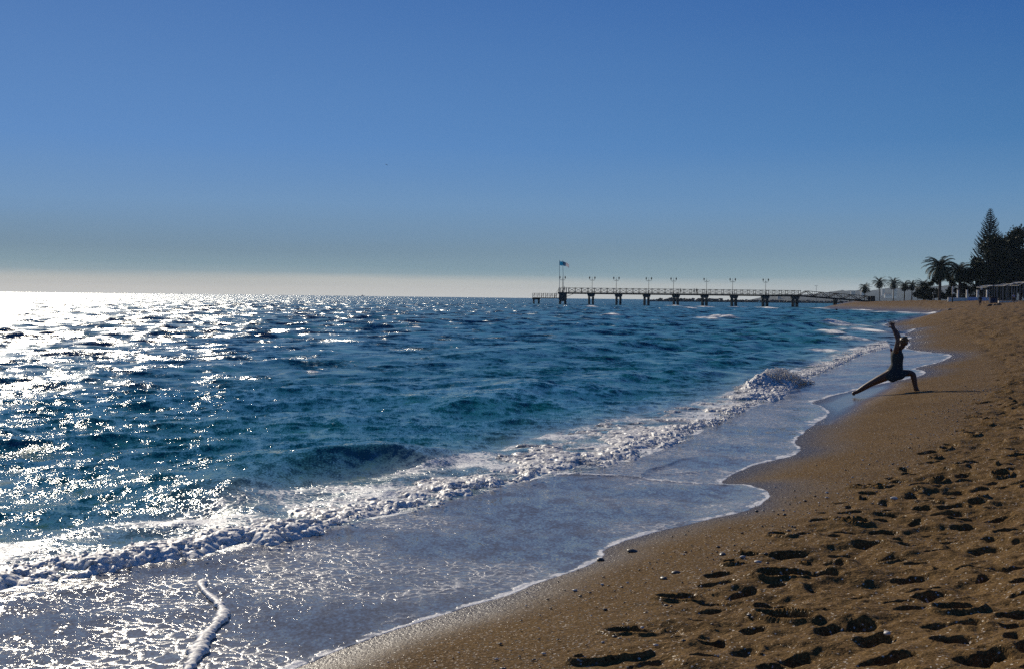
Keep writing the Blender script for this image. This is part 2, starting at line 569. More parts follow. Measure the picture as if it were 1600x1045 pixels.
    # coarse grains of many colours
    vo = t.n('ShaderNodeTexVoronoi', Scale=95.0); t.l(p, vo.inputs['Vector'])
    sc_ = t.n('ShaderNodeSeparateColor'); t.l(vo.outputs['Color'], sc_.inputs[0])
    g1 = sc_.outputs[0]; g2 = sc_.outputs[1]; g3 = sc_.outputs[2]
    c = t.mixc(t.mr(g1, 0.0, 1.0, 0, .90), c, t.mixc(g2, (0.035, 0.020, 0.009), (0.33, 0.20, 0.075)))
    c = t.mixc(t.math('MULTIPLY', t.math('GREATER_THAN', g3, 0.985), 0.9), c, (0.62, 0.55, 0.45))
    vo2 = t.n('ShaderNodeTexVoronoi', Scale=48.0); t.l(p, vo2.inputs['Vector'])
    sc2 = t.n('ShaderNodeSeparateColor'); t.l(vo2.outputs['Color'], sc2.inputs[0])
    peb = t.math('MULTIPLY', t.math('GREATER_THAN', sc2.outputs[0], t.mr(grav, 0, 1, .985, .80)), t.math('LESS_THAN', vo2.outputs['Distance'], 0.42))
    c = t.mixc(peb, c, t.mixc(sc2.outputs[1], (0.045, 0.04, 0.035), (0.36, 0.30, 0.23)))
    wetc = t.mixc(1.0, c, c)
    wm = t.n('ShaderNodeMix'); wm.data_type = 'RGBA'; wm.blend_type = 'MULTIPLY'
    cin = [i for i in wm.inputs if i.type == 'RGBA']
    t.l(c, cin[0]); cin[1].default_value = (0.44, 0.41, 0.40, 1)
    t.l(wetA, [i for i in wm.inputs if i.type == 'VALUE'][0])
    c = [o for o in wm.outputs if o.type == 'RGBA'][0]
    t.set(Base_Color=c)
    rough = t.math('SUBTRACT', 0.92, t.math('MULTIPLY', wetA, 0.55))
    rough = t.mixc(sheenA, rough, (0.16,) * 3)
    rough = t.mixc(t.math('MULTIPLY', t.math('GREATER_THAN', g2, 0.90), .9), rough, (0.25,) * 3)
    t.l(rough, t.b.inputs['Roughness'])
    t.l(t.math('ADD', t.math('MULTIPLY_ADD', wetA, .24, .06), t.math('MULTIPLY', sheenA, .35)), t.b.inputs['Specular IOR Level'])
    hh = t.math('ADD', t.math('MULTIPLY', g1, 0.0075), t.math('MULTIPLY', mid, 0.010))
    hh = t.math('ADD', hh, t.math('MULTIPLY', peb, 0.006))
    hh = t.math('ADD', hh, t.math('MULTIPLY', t.noise(p, 42, 3, .6), 0.011))
    b = t.n('ShaderNodeBump', Distance=1.0)
    t.l(t.mr(sheenA, 0, 1, 1.0, 0.06), b.inputs['Strength'])
    t.l(hh, b.inputs['Height']); t.l(b.outputs[0], t.b.inputs['Normal'])
    o = grid_mesh("beach", np.stack([x, y, z], 1), q, t.m, dict(wet=wet, sheen=sheen, trod=lump, gravel=gravel))
    tag(o, kind='structure')
    return o
build_beach()

# ------------------------------------------------------------------ the sea
PDIR = np.array((0.72, -0.69)); PDIR /= np.linalg.norm(PDIR)
CRESTS = [  # photo line of the crest, height, shoreward and seaward half widths
    (wl([(300, 768), (380, 733), (450, 706), (540, 696), (640, 696), (735, 706)], .2), 0.21, .42, 1.3),
    (wl([(620, 640), (760, 622), (860, 606), (960, 592), (1060, 580), (1160, 574)], .1), 0.20, .7, 1.8),
    (wl([(200, 625), (400, 616), (640, 600), (800, 590)], .1), 0.12, .9, 2.0),
    (wl([(560, 560), (760, 552), (960, 540), (1120, 530), (1250, 522)], .1), 0.15, 1.2, 2.6),
    (wl([(1180, 512), (1250, 508), (1330, 505)], .1), 0.25, 1.0, 2.4),
]
WHITE = [((1104, 497), 16, 2.6), ((1120, 495), 16, 3.0), ((1136, 496), 12, 2.4), ((955, 492), 14, 2.0), ((1075, 481), 10, 1.2), ((1055, 478), 9, 1.0), ((1100, 479.5), 12, 1.0), ((1198, 481), 12, 1.2), ((1150, 480), 6, .8), ((925, 479), 8, 1.0),
         ((1320, 508), 30, 5), ((1345, 516), 30, 6), ((1300, 520), 22, 4), ((1330, 530), 30, 4), ((1290, 545), 26, 5), ((490, 580), 10, 2), ((650, 510), 10, 1.2),
         ((1290, 482), 24, 1.2), ((1350, 484.5), 40, 1.2), ((1400, 488), 34, 1.6), ((1440, 490.5), 26, 1.6)]
def build_sea():
    rs = radii([(26, .0026), (60, .0034), (420, .0042), (1200, .010), (5600, .03)], 3.4)
    x, y = polar(rs, -35, 32, 1240)
    r = np.hypot(x, y)
    d = shore_d(x, y)
    keep = d < 1.6 + 0.02 * r
    q, used = quads_of(keep)
    na = x.shape[1]
    drow = np.gradient(rs)[:, None] * np.ones(na)[None, :]
    x = x.ravel()[used]; y = y.ravel()[used]; d = d.ravel()[used]; r = r.ravel()[used]; sp = drow.ravel()[used]
    ds = -d
    # ---- open-water waves
    z = np.zeros_like(x); hx = np.zeros_like(x); hy = np.zeros_like(x); lost = np.zeros_like(x)
    att_s = sstep(2.0, 6.0, ds)
    nW = 72
    g = np.random.default_rng(5)
    patch = 0.75 + 0.9 * (fbm(x * .05, y * .05, 3, 77) + .25)
    for i in range(nW):
        lam = 0.30 * (16 / 0.30) ** (i / (nW - 1)) * g.uniform(.93, 1.07)
        spread = 1.0 if lam < 2 else (.75 if lam < 6 else .45)
        th = math.atan2(PDIR[1], PDIR[0]) + g.normal(0, spread * .75)
        kx, ky = math.cos(th) * 2 * math.pi / lam, math.sin(th) * 2 * math.pi / lam
        k = math.hypot(kx, ky)
        slope = 0.044 if lam < 1.6 else 0.044 * (1.6 / lam) ** .8
        w = sstep(2.2, 4.5, lam / np.maximum(sp, r * 0.00095))
        lost += .5 * slope ** 2 * (1 - w * w)
        a = slope / k * w * (att_s if lam > 1.2 else sstep(1.0, 4.0, ds)) * patch
        ph = kx * x + ky * y + g.uniform(0, 6.28)
        c_, s_ = np.cos(ph), np.sin(ph)
        z += a * c_
        hx -= a * (kx / k) * s_ * .8; hy -= a * (ky / k) * s_ * .8
    # ---- individual swell crests near the shore
    for P, hgt, wsh, wse in CRESTS:
        m = np.nonzero((y < 140) & (ds > 0.3))[0]
        P = smooth_poly(P, 2)
        dd, arc, side = seg_dist(P, x[m], y[m])
        Lp = float(np.sum(np.hypot(*np.diff(np.array(P), axis=0).T)))
        end = sstep(0, .22 * Lp, arc) * sstep(0, .22 * Lp, Lp - arc)
        jit = 1 + .55 * fbm(x[m] * .8, y[m] * .8, 2, 13)
        prof = np.where(side > 0, np.exp(-(dd / wsh) ** 2), np.exp(-(dd / wse) ** 2))
        z[m] += hgt * end * prof * jit
    # ---- thin sheet on the sand
    e, arc = np.full_like(x, 50.0), np.zeros_like(x)
    m = np.nonzero((np.abs(d) < 9) & (r < 260))[0]
    e[m], arc[m] = edge_d(x[m], y[m])
    mm = np.nonzero((r >= 260))[0]
    e[mm] = ds[mm]
    e_n = e + 0.05 * fbm(x * 2.2, y * 2.2, 3, 61) * (r < 60)
    sb = sand_base(x, y, d)
    film = sb + 0.010 * sstep(-.03, .14, e_n) + 0.020 * sstep(0.02, 1.2, e_n)
    rip = (0.009 * fbm(x * 1.5 + .4 * y, y * 5.2, 3, 63) + 0.004 * fbm(x * 9, y * 13, 2, 67)) * sstep(.05, .5, e_n)
    film = film + rip
    film = np.where(e_n < -.03, sb - 0.004 - 0.5 * np.minimum(-e_n - .03, 3), film + .002)
    z = np.where(e_n > -.03, np.maximum(np.minimum(z, sb + .004 + .11 * np.maximum(e_n, 0) + 2 * sstep(.8, 2.4, e_n)), film), film)
    inw = sstep(0.0, .5, e_n)
    # ---- foam masks
    foam = np.zeros_like(x)
    m = np.nonzero((np.abs(d) < 14) & (r < 130))[0]
    ins = inside(foam_poly, x[m], y[m])
    fu, _, su = seg_dist(foam_up, x[m], y[m])
    fl, _, sl = seg_dist(foam_lo, x[m], y[m])
    # lace trailing seaward of the broken wave and bubbles in front of it
    trail = np.where(su < 0, np.exp(-fu / (.22 + .010 * r[m])), 0) * .55
    front = np.where(sl > 0, np.exp(-fl / .30), 0) * .55
    foam[m] = np.maximum(np.where(ins, .56 + .06 * sstep(9, 15, y[m]) + .55 * fbm(x[m] * 1.5, y[m] * 1.5, 3, 19), 0), np.maximum(trail, front))
    # swash: veil of bubbles, thicker towards its edge
    sw = (e_n > 0) & (e_n < 12) & (r < 130)
    swash = np.zeros_like(x)
    swm = np.zeros_like(x)
    swm[m] = np.where((sl > 0), 1.0, 0.0)
    swash = swm * (e_n > -.05)
    veil = 0.42 + 0.9 * fbm(x * .9 + y * .25, y * .9 - x * .3, 4, 81)
    rim = np.exp(-np.maximum(e_n, 0) / ((0.050 + 0.0022 * r) * np.clip(1 + 2.2 * fbm(x * 1.3, y * 1.3, 2, 85), .3, 2.4))) * (.90 + 1.1 * fbm(x * 4, y * 4, 3, 83))
    rim2 = np.exp(-np.maximum(e_n, 0) / (0.25 + .008 * r)) * .42
    foam = np.maximum(foam, swash * np.clip(.25 + .45 * veil, 0.30, .52))
    foam = np.maximum(foam, np.where(e_n > -.6, np.maximum(rim, rim2), 0) * (r < 150))
    z += np.where(e_n > 0, 0.005 * np.clip(rim, 0, 1) * sstep(0, .03, e_n), 0) * (r < 40)
    # older swash lines inside the sheet
    for P, w_, st in [([(700, 745), (760, 738), (840, 737), (930, 738), (1010, 742), (1070, 748), (1130, 753)], .05, .9),
                      ([(900, 745), (960, 737), (1040, 733), (1110, 726)], .05, .35),
                      ([(1120, 640), (1190, 630), (1260, 622)], .08, .5), ([(1180, 618), (1250, 606), (1320, 600), (1400, 590)], .10, .45),
                      ([(1230, 592), (1300, 588), (1380, 580)], .12, .5), ([(1280, 566), (1360, 560), (1450, 552)], .16, .5)]:
        P = smooth_poly(wl(P, .03), 2)
        mm = np.nonzero((r < 70) & (np.abs(d) < 6))[0]
        dd, _, _ = seg_dist(P, x[mm] + .1 * fbm(x[mm] * 2, y[mm] * 2, 2, 91), y[mm])
        kf = np.exp(-(dd / w_) ** 2) * st
        foam[mm] = np.maximum(foam[mm], kf * np.clip(.8 + 1.2 * fbm(x[mm] * 3, y[mm] * 3, 3, 93), 0, 1))
        z[mm] += .02 * kf
    # whitecaps and distant breakers
    for (px, py), wpx, hpx in WHITE:
        cx, cy = on_z(px, py, .05)
        s = cy / F
        hw = wpx * s; hd = hpx * cy / (py - 460) if py > 470 else 5
        hd = max(.25, hpx * s * cy / H * .5)
        m2 = np.nonzero((np.abs(x - cx) < 3 * hw + 3) & (np.abs(y - cy) < 3 * hd + 3))[0]
        if not len(m2): continue
        u = (x[m2] - cx) / hw; v = (y[m2] - cy - .35 * (x[m2] - cx) * (cy < 120)) / hd
        n_ = fbm(x[m2] * (1.2 / max(s * 30, .3)), y[m2] * (.6 / max(s * 30, .3)), 3, 71)
        kf = np.exp(-(u * u + v * v) ** 1.2) * np.clip(1.05 + 1.2 * n_, 0, 1.2)
        foam[m2] = np.maximum(foam[m2], kf)
        z[m2] += (.22 if cy > 60 else .04) * np.exp(-(u * u + 2 * v * v))
    shallow = np.maximum(1 - sstep(.6, 3.2, ds), swash)
    near = 1 - sstep(4.0, 26.0, ds)
    # Gerstner drift
    hk = att_s * (r > 0)
    X = x + hx * hk; Y = y + hy * hk

    t = NT("sea water")
    p = t.pos()
    fo = t.attr('foam'); sh = t.attr('shallow'); ne = t.attr('near'); lo = t.attr('lost'); swA = t.attr('swash')
    geo = t.n('ShaderNodeNewGeometry')
    # ripples as a slope field (steady with distance)
    sw_vec = t.n('ShaderNodeMapping'); sw_vec.inputs['Rotation'].default_value = (0, 0, R(45)); sw_vec.inputs['Scale'].default_value = (1, .6, 1)
    t.l(p, sw_vec.inputs[0]); pv = sw_vec.outputs[0]
    def slope(scale, amp, det=2.5):
        c = t.vmath('SUBTRACT', t.noise(pv, scale, det, .55, True), (.5, .5, .5))
        return t.vmath('SCALE', c, None, amp)
    s1 = slope(1.6, 0.55); s2 = slope(7.0, 0.85); s3 = slope(46, 0.95)
    s4 = t.vmath('SCALE', t.vmath('SUBTRACT', t.noise(pv, .55, 4, .62, True), (.5, .5, .5)), None, t.math('MULTIPLY', t.math('SQRT', lo), 19.0))
    s1 = t.vmath('SCALE', t.vmath('ADD', s1, s4), None, t.mr(swA, 0, 1, 1.0, .24))
    s2 = t.vmath('SCALE', s2, None, t.mr(swA, 0, 1, 1.0, .40))
    s3 = t.vmath('SCALE', s3, None, t.mr(swA, 0, 1, 1.0, .48))
    ssum = t.vmath('ADD', t.vmath('ADD', s1, s2), s3)
    ssum = t.vmath('MULTIPLY', ssum, (1, 1, 0))
    nrm = t.vmath('NORMALIZE', t.vmath('ADD', geo.outputs['Normal'], ssum))
    # colour of the water itself
    c = t.mixc(ne, (0.0, 0.125, 0.175), (0.002, 0.125, 0.115))
    c = t.mixc(t.mr(t.noise(p, .25, 3), .35, .65, 0, .5), c, (0.0, 0.075, 0.130))
    c = t.mixc(sh, c, (0.062, 0.060, 0.056))
    # foam texture: cells of bubbles
    v1 = t.n('ShaderNodeTexVoronoi', Scale=9.0, feature='DISTANCE_TO_EDGE'); t.l(t.vmath('ADD', p, t.vmath('SCALE', t.noise(p, 3, 3, .6, True), None, .35)), v1.inputs['Vector'])
    lace = t.mr(v1.outputs['Distance'], 0.0, .32, 1.0, 0.0)
    nf = t.noise(p, 22, 4, .65)
    nb = t.noise(p, 3.2, 4, .6)
    thr = t.math('ADD', t.math('MULTIPLY', lace, .35), t.math('ADD', t.math('MULTIPLY', nf, .35), t.math('MULTIPLY', nb, .30)))
    fm = t.math('MULTIPLY', t.math('ADD', t.math('SUBTRACT', fo, 1.0), thr), 3.2, clamp=True)
    fm = t.math('MAXIMUM', fm, t.mr(fo, .78, 1.0, 0, 1))
    veilm = t.math('MULTIPLY', fo, .52)
    fm2 = t.math('MAXIMUM', fm, veilm)
    cfo = t.mixc(fm2, c, (0.78, 0.77, 0.75))
    t.set(Base_Color=cfo, IOR=1.33, Specular_Tint=t.mixc(swA, (.78, .95, 1), (1, .98, .94)), Normal=nrm, Specular_IOR_Level=0.5)
    t.l(t.math('MULTIPLY_ADD', fm, .50, t.math('MULTIPLY_ADD', t.math('SQRT', lo), 1.15, .062)), t.b.inputs['Roughness'])
    fmb = t.n('ShaderNodeBump', Strength=.7, Distance=.012); t.l(t.math('MULTIPLY', fm, nf), fmb.inputs['Height'])
    t.l(nrm, fmb.inputs['Normal'])
    t.l(fmb.outputs[0], t.b.inputs['Normal'])
    o = grid_mesh("sea", np.stack([X, Y, z], 1), q, t.m, dict(foam=foam, shallow=shallow, near=near, lost=lost, swash=swash))
    tag(o, kind='structure')
    return o
build_sea()

# ------------------------------------------------------------------ foam of the broken wave
def foam_mat(name, thick=True):
    t = NT(name)
    p = t.pos()
    n = t.noise(p, 26, 3, .6)
    c = t.mixc(t.mr(n, .35, .7), (0.68, 0.65, 0.60), (0.92, 0.90, 0.86))
    if thick:                                  # thin foam: the water shows through
        th = t.mr(t.math('ADD', t.attr('thick'), t.math('MULTIPLY_ADD', n, .9, -.45)), .30, .92)
        c = t.mixc(th, (0.075, 0.085, 0.080), c)
        t.l(t.mr(th, 0, 1, .12, .55), t.b.inputs['Roughness'])
        pass
    else:
        t.set(Roughness=.55)
    t.set(Base_Color=c, Specular_IOR_Level=0.4, IOR=1.33)
    b = t.n('ShaderNodeBump', Strength=0.35, Distance=0.010)
    t.l(n, b.inputs['Height']); t.l(b.outputs[0], t.b.inputs['Normal'])
    return t.m
FOAM_SHEET = foam_mat("frothy water")
FOAM = foam_mat("foam", False)
def build_foam():
    ns, nt_ = 2600, 130
    up, Lu = resample(foam_up, ns); lo_, Ll = resample(foam_lo, ns)
    # sample density follows distance from the eye: re-parametrise along the band
    mid = (up + lo_) / 2
    ds_ = np.hypot(*np.diff(mid, axis=0).T); dist = np.hypot(*mid.T)
    wgt = np.concatenate([[0], np.cumsum(ds_ / dist[1:] ** 1.0)]); wgt /= wgt[-1]
    uu = np.interp(np.linspace(0, 1, ns), wgt, np.linspace(0, 1, ns))
    base = np.linspace(0, 1, ns)
    U = np.stack([np.interp(uu, base, up[:, i]) for i in (0, 1)], 1); Lw = np.stack([np.interp(uu, base, lo_[:, i]) for i in (0, 1)], 1)
    # ragged edges
    wob = fbm(U[:, 0] * 1.4, U[:, 1] * 1.4, 4, 3) * .5
    wob2 = fbm(Lw[:, 0] * 2.4, Lw[:, 1] * 2.4, 4, 4) * .55
    n_ = Lw - U; wid = np.hypot(*n_.T)[:, None]; n_ = n_ / wid
    U = U + n_ * wob[:, None] * np.minimum(wid, 1.2) * .5; Lw = Lw + n_ * wob2[:, None] * np.minimum(wid, 1.2) * .6
    tt = np.linspace(0, 1, nt_)
    x = U[:, None, 0] * (1 - tt) + Lw[:, None, 0] * tt
    y = U[:, None, 1] * (1 - tt) + Lw[:, None, 1] * tt
    T = np.broadcast_to(tt, x.shape)
    W = np.broadcast_to(wid, x.shape)
    c1, id1 = cells(x * 11.5, y * 11.5, 1); c2, id2 = cells(x * 20, y * 20, 2); c3, _ = cells(x * 33, y * 33, 3)
    b1 = np.sqrt(np.clip(1 - (c1 / .85) ** 2, 0, 1)) * id1; b2 = np.sqrt(np.clip(1 - (c2 / .85) ** 2, 0, 1)); b3 = np.sqrt(np.clip(1 - (c3 / .85) ** 2, 0, 1))
    big = fbm(x * .9, y * .9, 3, 14)
    prof = sstep(0, .75, T) * .75 + .25 * sstep(0, .12, T)
    nose = 1 - sstep(.80, 1.0, T)
    rg = 1 - 2.4 * np.abs(fbm(x * 5.5, y * 5.5, 4, 44)); rg2 = 1 - 2.4 * np.abs(fbm(x * 13, y * 13, 3, 48))
    frt = sstep(.45, .95, T + .35 * fbm(x * 1.1, y * 1.1, 2, 52))
    hgt = (0.022 + .034 * prof * np.clip(1 + 2.4 * big, .15, 2)) * np.minimum(1, W / 1.0)
    patchy = np.clip(.5 + 2.2 * fbm(x * 2.1, y * 2.1, 3, 15) + 1.3 * (T - .35), 0, 1)
    z = 0.0 + hgt * patchy * nose ** .5 + (frt * (.034 * b1 + .019 * b2 + .006 * b3) + (1 - .6 * frt) * (.020 * rg + .010 * rg2 + .006 * b2)) * (.25 + .75 * patchy) * nose ** .5
    cs = on_z(1206, 600, .05); al = (x - cs[0]) * .38 + (y - cs[1]) * .92; ac = (x - cs[0]) * .92 - (y - cs[1]) * .38
    hump = np.exp(-np.abs(al / 2.0) ** 2.2) * np.exp(-((T - .45) / .30) ** 2)
    z = z + hump * (.25 + .10 * fbm(x * 3, y * 3, 3, 66) + .09 * b1 + .05 * b2)
    sb = np.maximum(sand_base(x, y), 0.0)
    z = z + sb - .045 - .05 * (1 - sstep(0, .10, T)) - .06 * sstep(.97, 1, T)
    # overhanging lumps at the front
    push = (.05 * b1 + .03 * b2) * sstep(.6, .95, T) * (1 - sstep(.98, 1, T) * .5)
    x = x + n_[:, None, 0] * push; y = y + n_[:, None, 1] * push
    keep = np.ones(x.shape, bool)
    # holes: where the foam thins out the sea shows
    keep &= ~((patchy + .35 * (c2 - .5) < .08) & (T < .86) & (hump < .1))
    thick = np.clip(.20 + .42 * patchy * (.4 + .6 * sstep(0, .7, T)) + frt * (.30 * b1 + .20 * b2) + .40 * np.clip(rg, -.3, 1) * (1 - .5 * frt) + .4 * hump, 0, 1.2)
    nr, na = x.shape
    qq = keep[:-1, :-1] & keep[1:, :-1] & keep[1:, 1:] & keep[:-1, 1:]
    i, j = np.nonzero(qq); v = i * na + j
    Q = np.stack([v, v + 1, v + na + 1, v + na], 1)[:, ::-1]
    o = grid_mesh("breaker_foam", np.stack([x, y, z], 2).reshape(-1, 3), Q, FOAM_SHEET, dict(thick=thick.ravel()))
    tag(o, "long bubbling white foam bank of the broken wave rolling along the shore", "foam", kind='stuff')
    # drops and lumps tossed up along the front
    mb = MB()
    rn = random.Random(3)
    for k in range(1000):
        i = rn.randrange(ns); tq = rn.uniform(.55, 1.0) if rn.random() < .3 else rn.uniform(.86, 1.03)
        px = U[i] * (1 - tq) + Lw[i] * tq
        dist_ = math.hypot(*px)
        rad = rn.uniform(.004, .015) * min(1.6, .6 + dist_ / 22)
        zz = max(sand_z(px[0], px[1]), 0) + .02 + rn.random() ** 2 * .14
        if tq < .8: rad *= .6
        mb.blob((px[0], px[1], zz), (rad * rn.uniform(.8, 1.4), rad * rn.uniform(.8, 1.4), rad), 1, .25, rn)
    o2 = mb.build("foam_lumps", FOAM, smooth=True)
    tag(o2, "loose lumps and drops of foam tossed along the front of the broken wave", "foam", kind='stuff')
build_foam()

def build_splash():
    c = on_z(1214, 600, .05)
    s = math.hypot(*c) / F
    mb = MB(); rn = random.Random(9)
    def prof(u):
        return (21 * math.exp(-(abs(u - .02) / .80) ** 2.4) * (1 + .10 * math.sin(u * 11) + .06 * math.sin(u * 23 + 1)) + 4) * s
    for k in range(7000):
        u = rn.uniform(-1.45, 1.35)
        zz = prof(u) * (1.08 - rn.random() ** .9 * .9)
        rad = rn.lognormvariate(math.log(.0075), .5)
        mb.blob((c[0] + u * 52 * s + rn.gauss(0, .05), c[1] + rn.gauss(0, .12) + u * .9, zz), (rad * rn.uniform(.8, 1.4), rad, rad * rn.uniform(.8, 1.6)), 1, .3, rn)
    for j in range(60):                         # jets of drops thrown up and back off the crest
        u0 = rn.uniform(-1.1, 1.0); ang = rn.uniform(-.9, .5); ln_ = rn.uniform(.06, .26)
        for k in range(40):
            q_ = rn.random()
            rad = rn.uniform(.003, .009) * (1.2 - .7 * q_)
            mb.blob((c[0] + u0 * 52 * s + math.sin(ang) * ln_ * q_ + rn.gauss(0, .012), c[1] + u0 * .9 + rn.gauss(0, .10), prof(u0) * .85 + ln_ * q_ * math.cos(ang) - .10 * q_ * q_), rad, 1, .2, rn)
    o = mb.build("wave_splash", FOAM, smooth=True)
    tag(o, "burst of white spray where the wave collapses left of the stretching woman", "splash", kind='stuff')
build_splash()

def build_rope():
    P = smooth_poly([on_sand(*p)[:2] for p in [(318, 908), (314, 917), (322, 928), (338, 940), (347, 952), (350, 962), (340, 976), (326, 990), (316, 1005), (308, 1022), (298, 1040), (286, 1062), (270, 1090)]], 2)
    n = 420; m = 26
    C, Lc = resample(P, n)
    t_ = np.gradient(C, axis=0); t_ /= np.hypot(*t_.T)[:, None]
    nx, ny = t_[:, 1], -t_[:, 0]
    u = np.linspace(0, 1, n)
    wdt = (.010 + .022 * u) * np.clip(1 + 1.7 * fbm(u * 24, u * 0, 4, 8), .25, 2) * sstep(0, .03, u)
    a = np.linspace(0, math.pi, m)
    x = C[:, None, 0] + nx[:, None] * np.cos(a) * wdt[:, None]
    y = C[:, None, 1] + ny[:, None] * np.cos(a) * wdt[:, None]
    c1, _ = cells(x * 24, y * 24, 5); c2, _ = cells(x * 60, y * 60, 6)
    z = np.sin(a)[None, :] * wdt[:, None] * .34
    lum = .015 * np.sqrt(np.clip(1 - c1 ** 2, 0, 1)) + .007 * np.sqrt(np.clip(1 - c2 ** 2, 0, 1))
    z = z + lum * np.sin(a)[None, :] ** .5
    x = x + nx[:, None] * np.cos(a) * lum * .8; y = y + ny[:, None] * np.cos(a) * lum * .8
    z = z + np.maximum(sand_base(x, y) + .03, 0.0) + .004
    i, j = np.meshgrid(np.arange(n - 1), np.arange(m - 1), indexing='ij')
    v = (i * m + j).ravel()
    Q = np.stack([v, v + 1, v + m + 1, v + m], 1)
    o = grid_mesh("foam_rope", np.stack([x, y, z], 2).reshape(-1, 3), Q, FOAM)
    tag(o, "thick white rope of foam curling along the backwash at the lower left", "foam", kind='stuff')
build_rope()
#@@PART2@@
# ------------------------------------------------------------------ materials for the built things
def cloth(name, col):
    t = NT(name)
    f = t.noise(t.n('ShaderNodeTexCoord').outputs['Object'], 3, 3)
    c = t.mixc(t.mr(f, .3, .7), [v * .88 for v in col], col)
    t.set(Base_Color=c, Roughness=.9, Specular_IOR_Level=.1)
    tr = t.n('ShaderNodeBsdfTranslucent'); t.l(c, tr.inputs[0])
    m_ = t.n('ShaderNodeMixShader'); m_.inputs[0].default_value = .55
    t.l(t.b.outputs[0], m_.inputs[1]); t.l(tr.outputs[0], m_.inputs[2]); t.l(m_.outputs[0], t.out.inputs[0])
    return t.m
M = dict(
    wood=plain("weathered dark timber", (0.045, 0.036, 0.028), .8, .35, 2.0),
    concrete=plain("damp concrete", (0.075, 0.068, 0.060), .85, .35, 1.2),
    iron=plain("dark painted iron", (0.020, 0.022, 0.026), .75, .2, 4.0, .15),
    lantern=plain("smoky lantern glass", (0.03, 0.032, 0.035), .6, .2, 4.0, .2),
    steel=plain("grey painted steel", (0.22, 0.23, 0.24), .5, .2, 4.0, .5),
    white=plain("white painted render", (0.74, 0.70, 0.63), .8, .12, 1.0),
    blue=plain("pale blue painted render", (0.46, 0.50, 0.70), .8, .15, 1.0),
    roof=plain("clay roof tiles", (0.22, 0.10, 0.06), .85, .3, 2.0),
    glass=plain("dark window glass", (0.02, 0.025, 0.03), .15, .2, 1.0, .5),
    trunk=plain("palm trunk", (0.085, 0.062, 0.042), .9, .35, 4.0),
    bark=plain("bark", (0.060, 0.045, 0.032), .9, .35, 4.0),
    palm=plain("palm leaf", (0.028, 0.042, 0.018), .55, .45, 1.5, .06),
    leaf=plain("broad leaf", (0.026, 0.036, 0.014), .6, .55, .45, .06),
    leaf2=plain("olive leaf", (0.040, 0.042, 0.016), .6, .5, .5, .06),
    pine=plain("conifer needle", (0.014, 0.026, 0.016), .65, .4, .6, .06),
    hill=plain("scrubby hillside", (0.030, 0.034, 0.026), .95, .4, .006),
    rock=plain("wet dark rock", (0.055, 0.052, 0.048), .7, .45, 1.2, .4, .1),
    stone=plain("beach stone", (0.085, 0.075, 0.066), .45, .4, 30.0, .5, .003),
    paleshell=plain("pale shell", (0.55, 0.50, 0.44), .5, .15, 30.0),
    skin=plain("skin with painted backlight shade", (0.10, 0.050, 0.032), .50, .12, 9.0, .4),  # darkened towards a backlit silhouette; the shade sits in the colour
    dress=plain("dark grey-green cotton dress", (0.032, 0.040, 0.042), .85, .25, 14.0),  # dark cotton, deepened further in colour for the same silhouette
    strap=plain("plum cotton", (0.12, 0.022, 0.06), .85, .2, 12.0),
    hair=plain("dark blonde hair", (0.15, 0.085, 0.035), .45, .45, 40.0, .5),
    darkhair=plain("dark hair", (0.02, 0.014, 0.01), .5, .3, 20.0),
    darkcloth=plain("dark cloth", (0.022, 0.022, 0.028), .9, .2, 6.0),
    navy=plain("navy cloth", (0.02, 0.03, 0.07), .9, .2, 6.0),
    lilac=plain("pale lilac cloth", (0.42, 0.40, 0.55), .9, .15, 6.0),
    flagblue=cloth("turquoise flag cloth", (0.10, 0.46, 0.66)),
    flagpale=cloth("faded white flag cloth", (0.74, 0.70, 0.72)),
    farwall=plain("weathered pale render", (0.30, 0.30, 0.29), .85, .15, .2),
    housewall=plain("pale render with painted shade", (0.16, 0.13, 0.10), .85, .2, .8),  # dim wall among the trees: its shade is put into the colour
    gull=plain("white feathers", (0.75, 0.76, 0.78), .7, .1, 6.0),
)

# ------------------------------------------------------------------ the pier
PY = 394.0
PX = PY / F                                   # metres per photo pixel at the pier
def P(px, py, dy=0.0):
    q = on_y(px, py, PY + dy)
    return q
DECK = P(1060, 458.9).z
DW = 3.2                                      # deck width
pier = empty("pier", (P(1060, 470).x, PY + DW / 2, 0), "long dark timber pier on paired piles reaching across the water", "pier")
def prt(mb, name, m, parent=pier, smooth=False):
    """part built in world space, parented to a thing without moving"""
    o = mb.build(name, m, parent, smooth)
    w = Vector((0, 0, 0)); q = parent
    while q is not None:
        w += Vector(q.location); q = q.parent
    o.data.transform(Matrix.Translation(-w))
    return o
x0, x1 = P(872, 459).x, P(1251, 459).x
mb = MB()
nb = int((x1 - x0) / 0.34)
for i in range(nb):                            # planks
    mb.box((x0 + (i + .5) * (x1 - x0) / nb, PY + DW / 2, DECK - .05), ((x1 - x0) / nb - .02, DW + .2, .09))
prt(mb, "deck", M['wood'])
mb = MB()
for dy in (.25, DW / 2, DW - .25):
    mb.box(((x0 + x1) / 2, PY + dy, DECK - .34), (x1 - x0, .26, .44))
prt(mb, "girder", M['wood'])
RH = 1.42
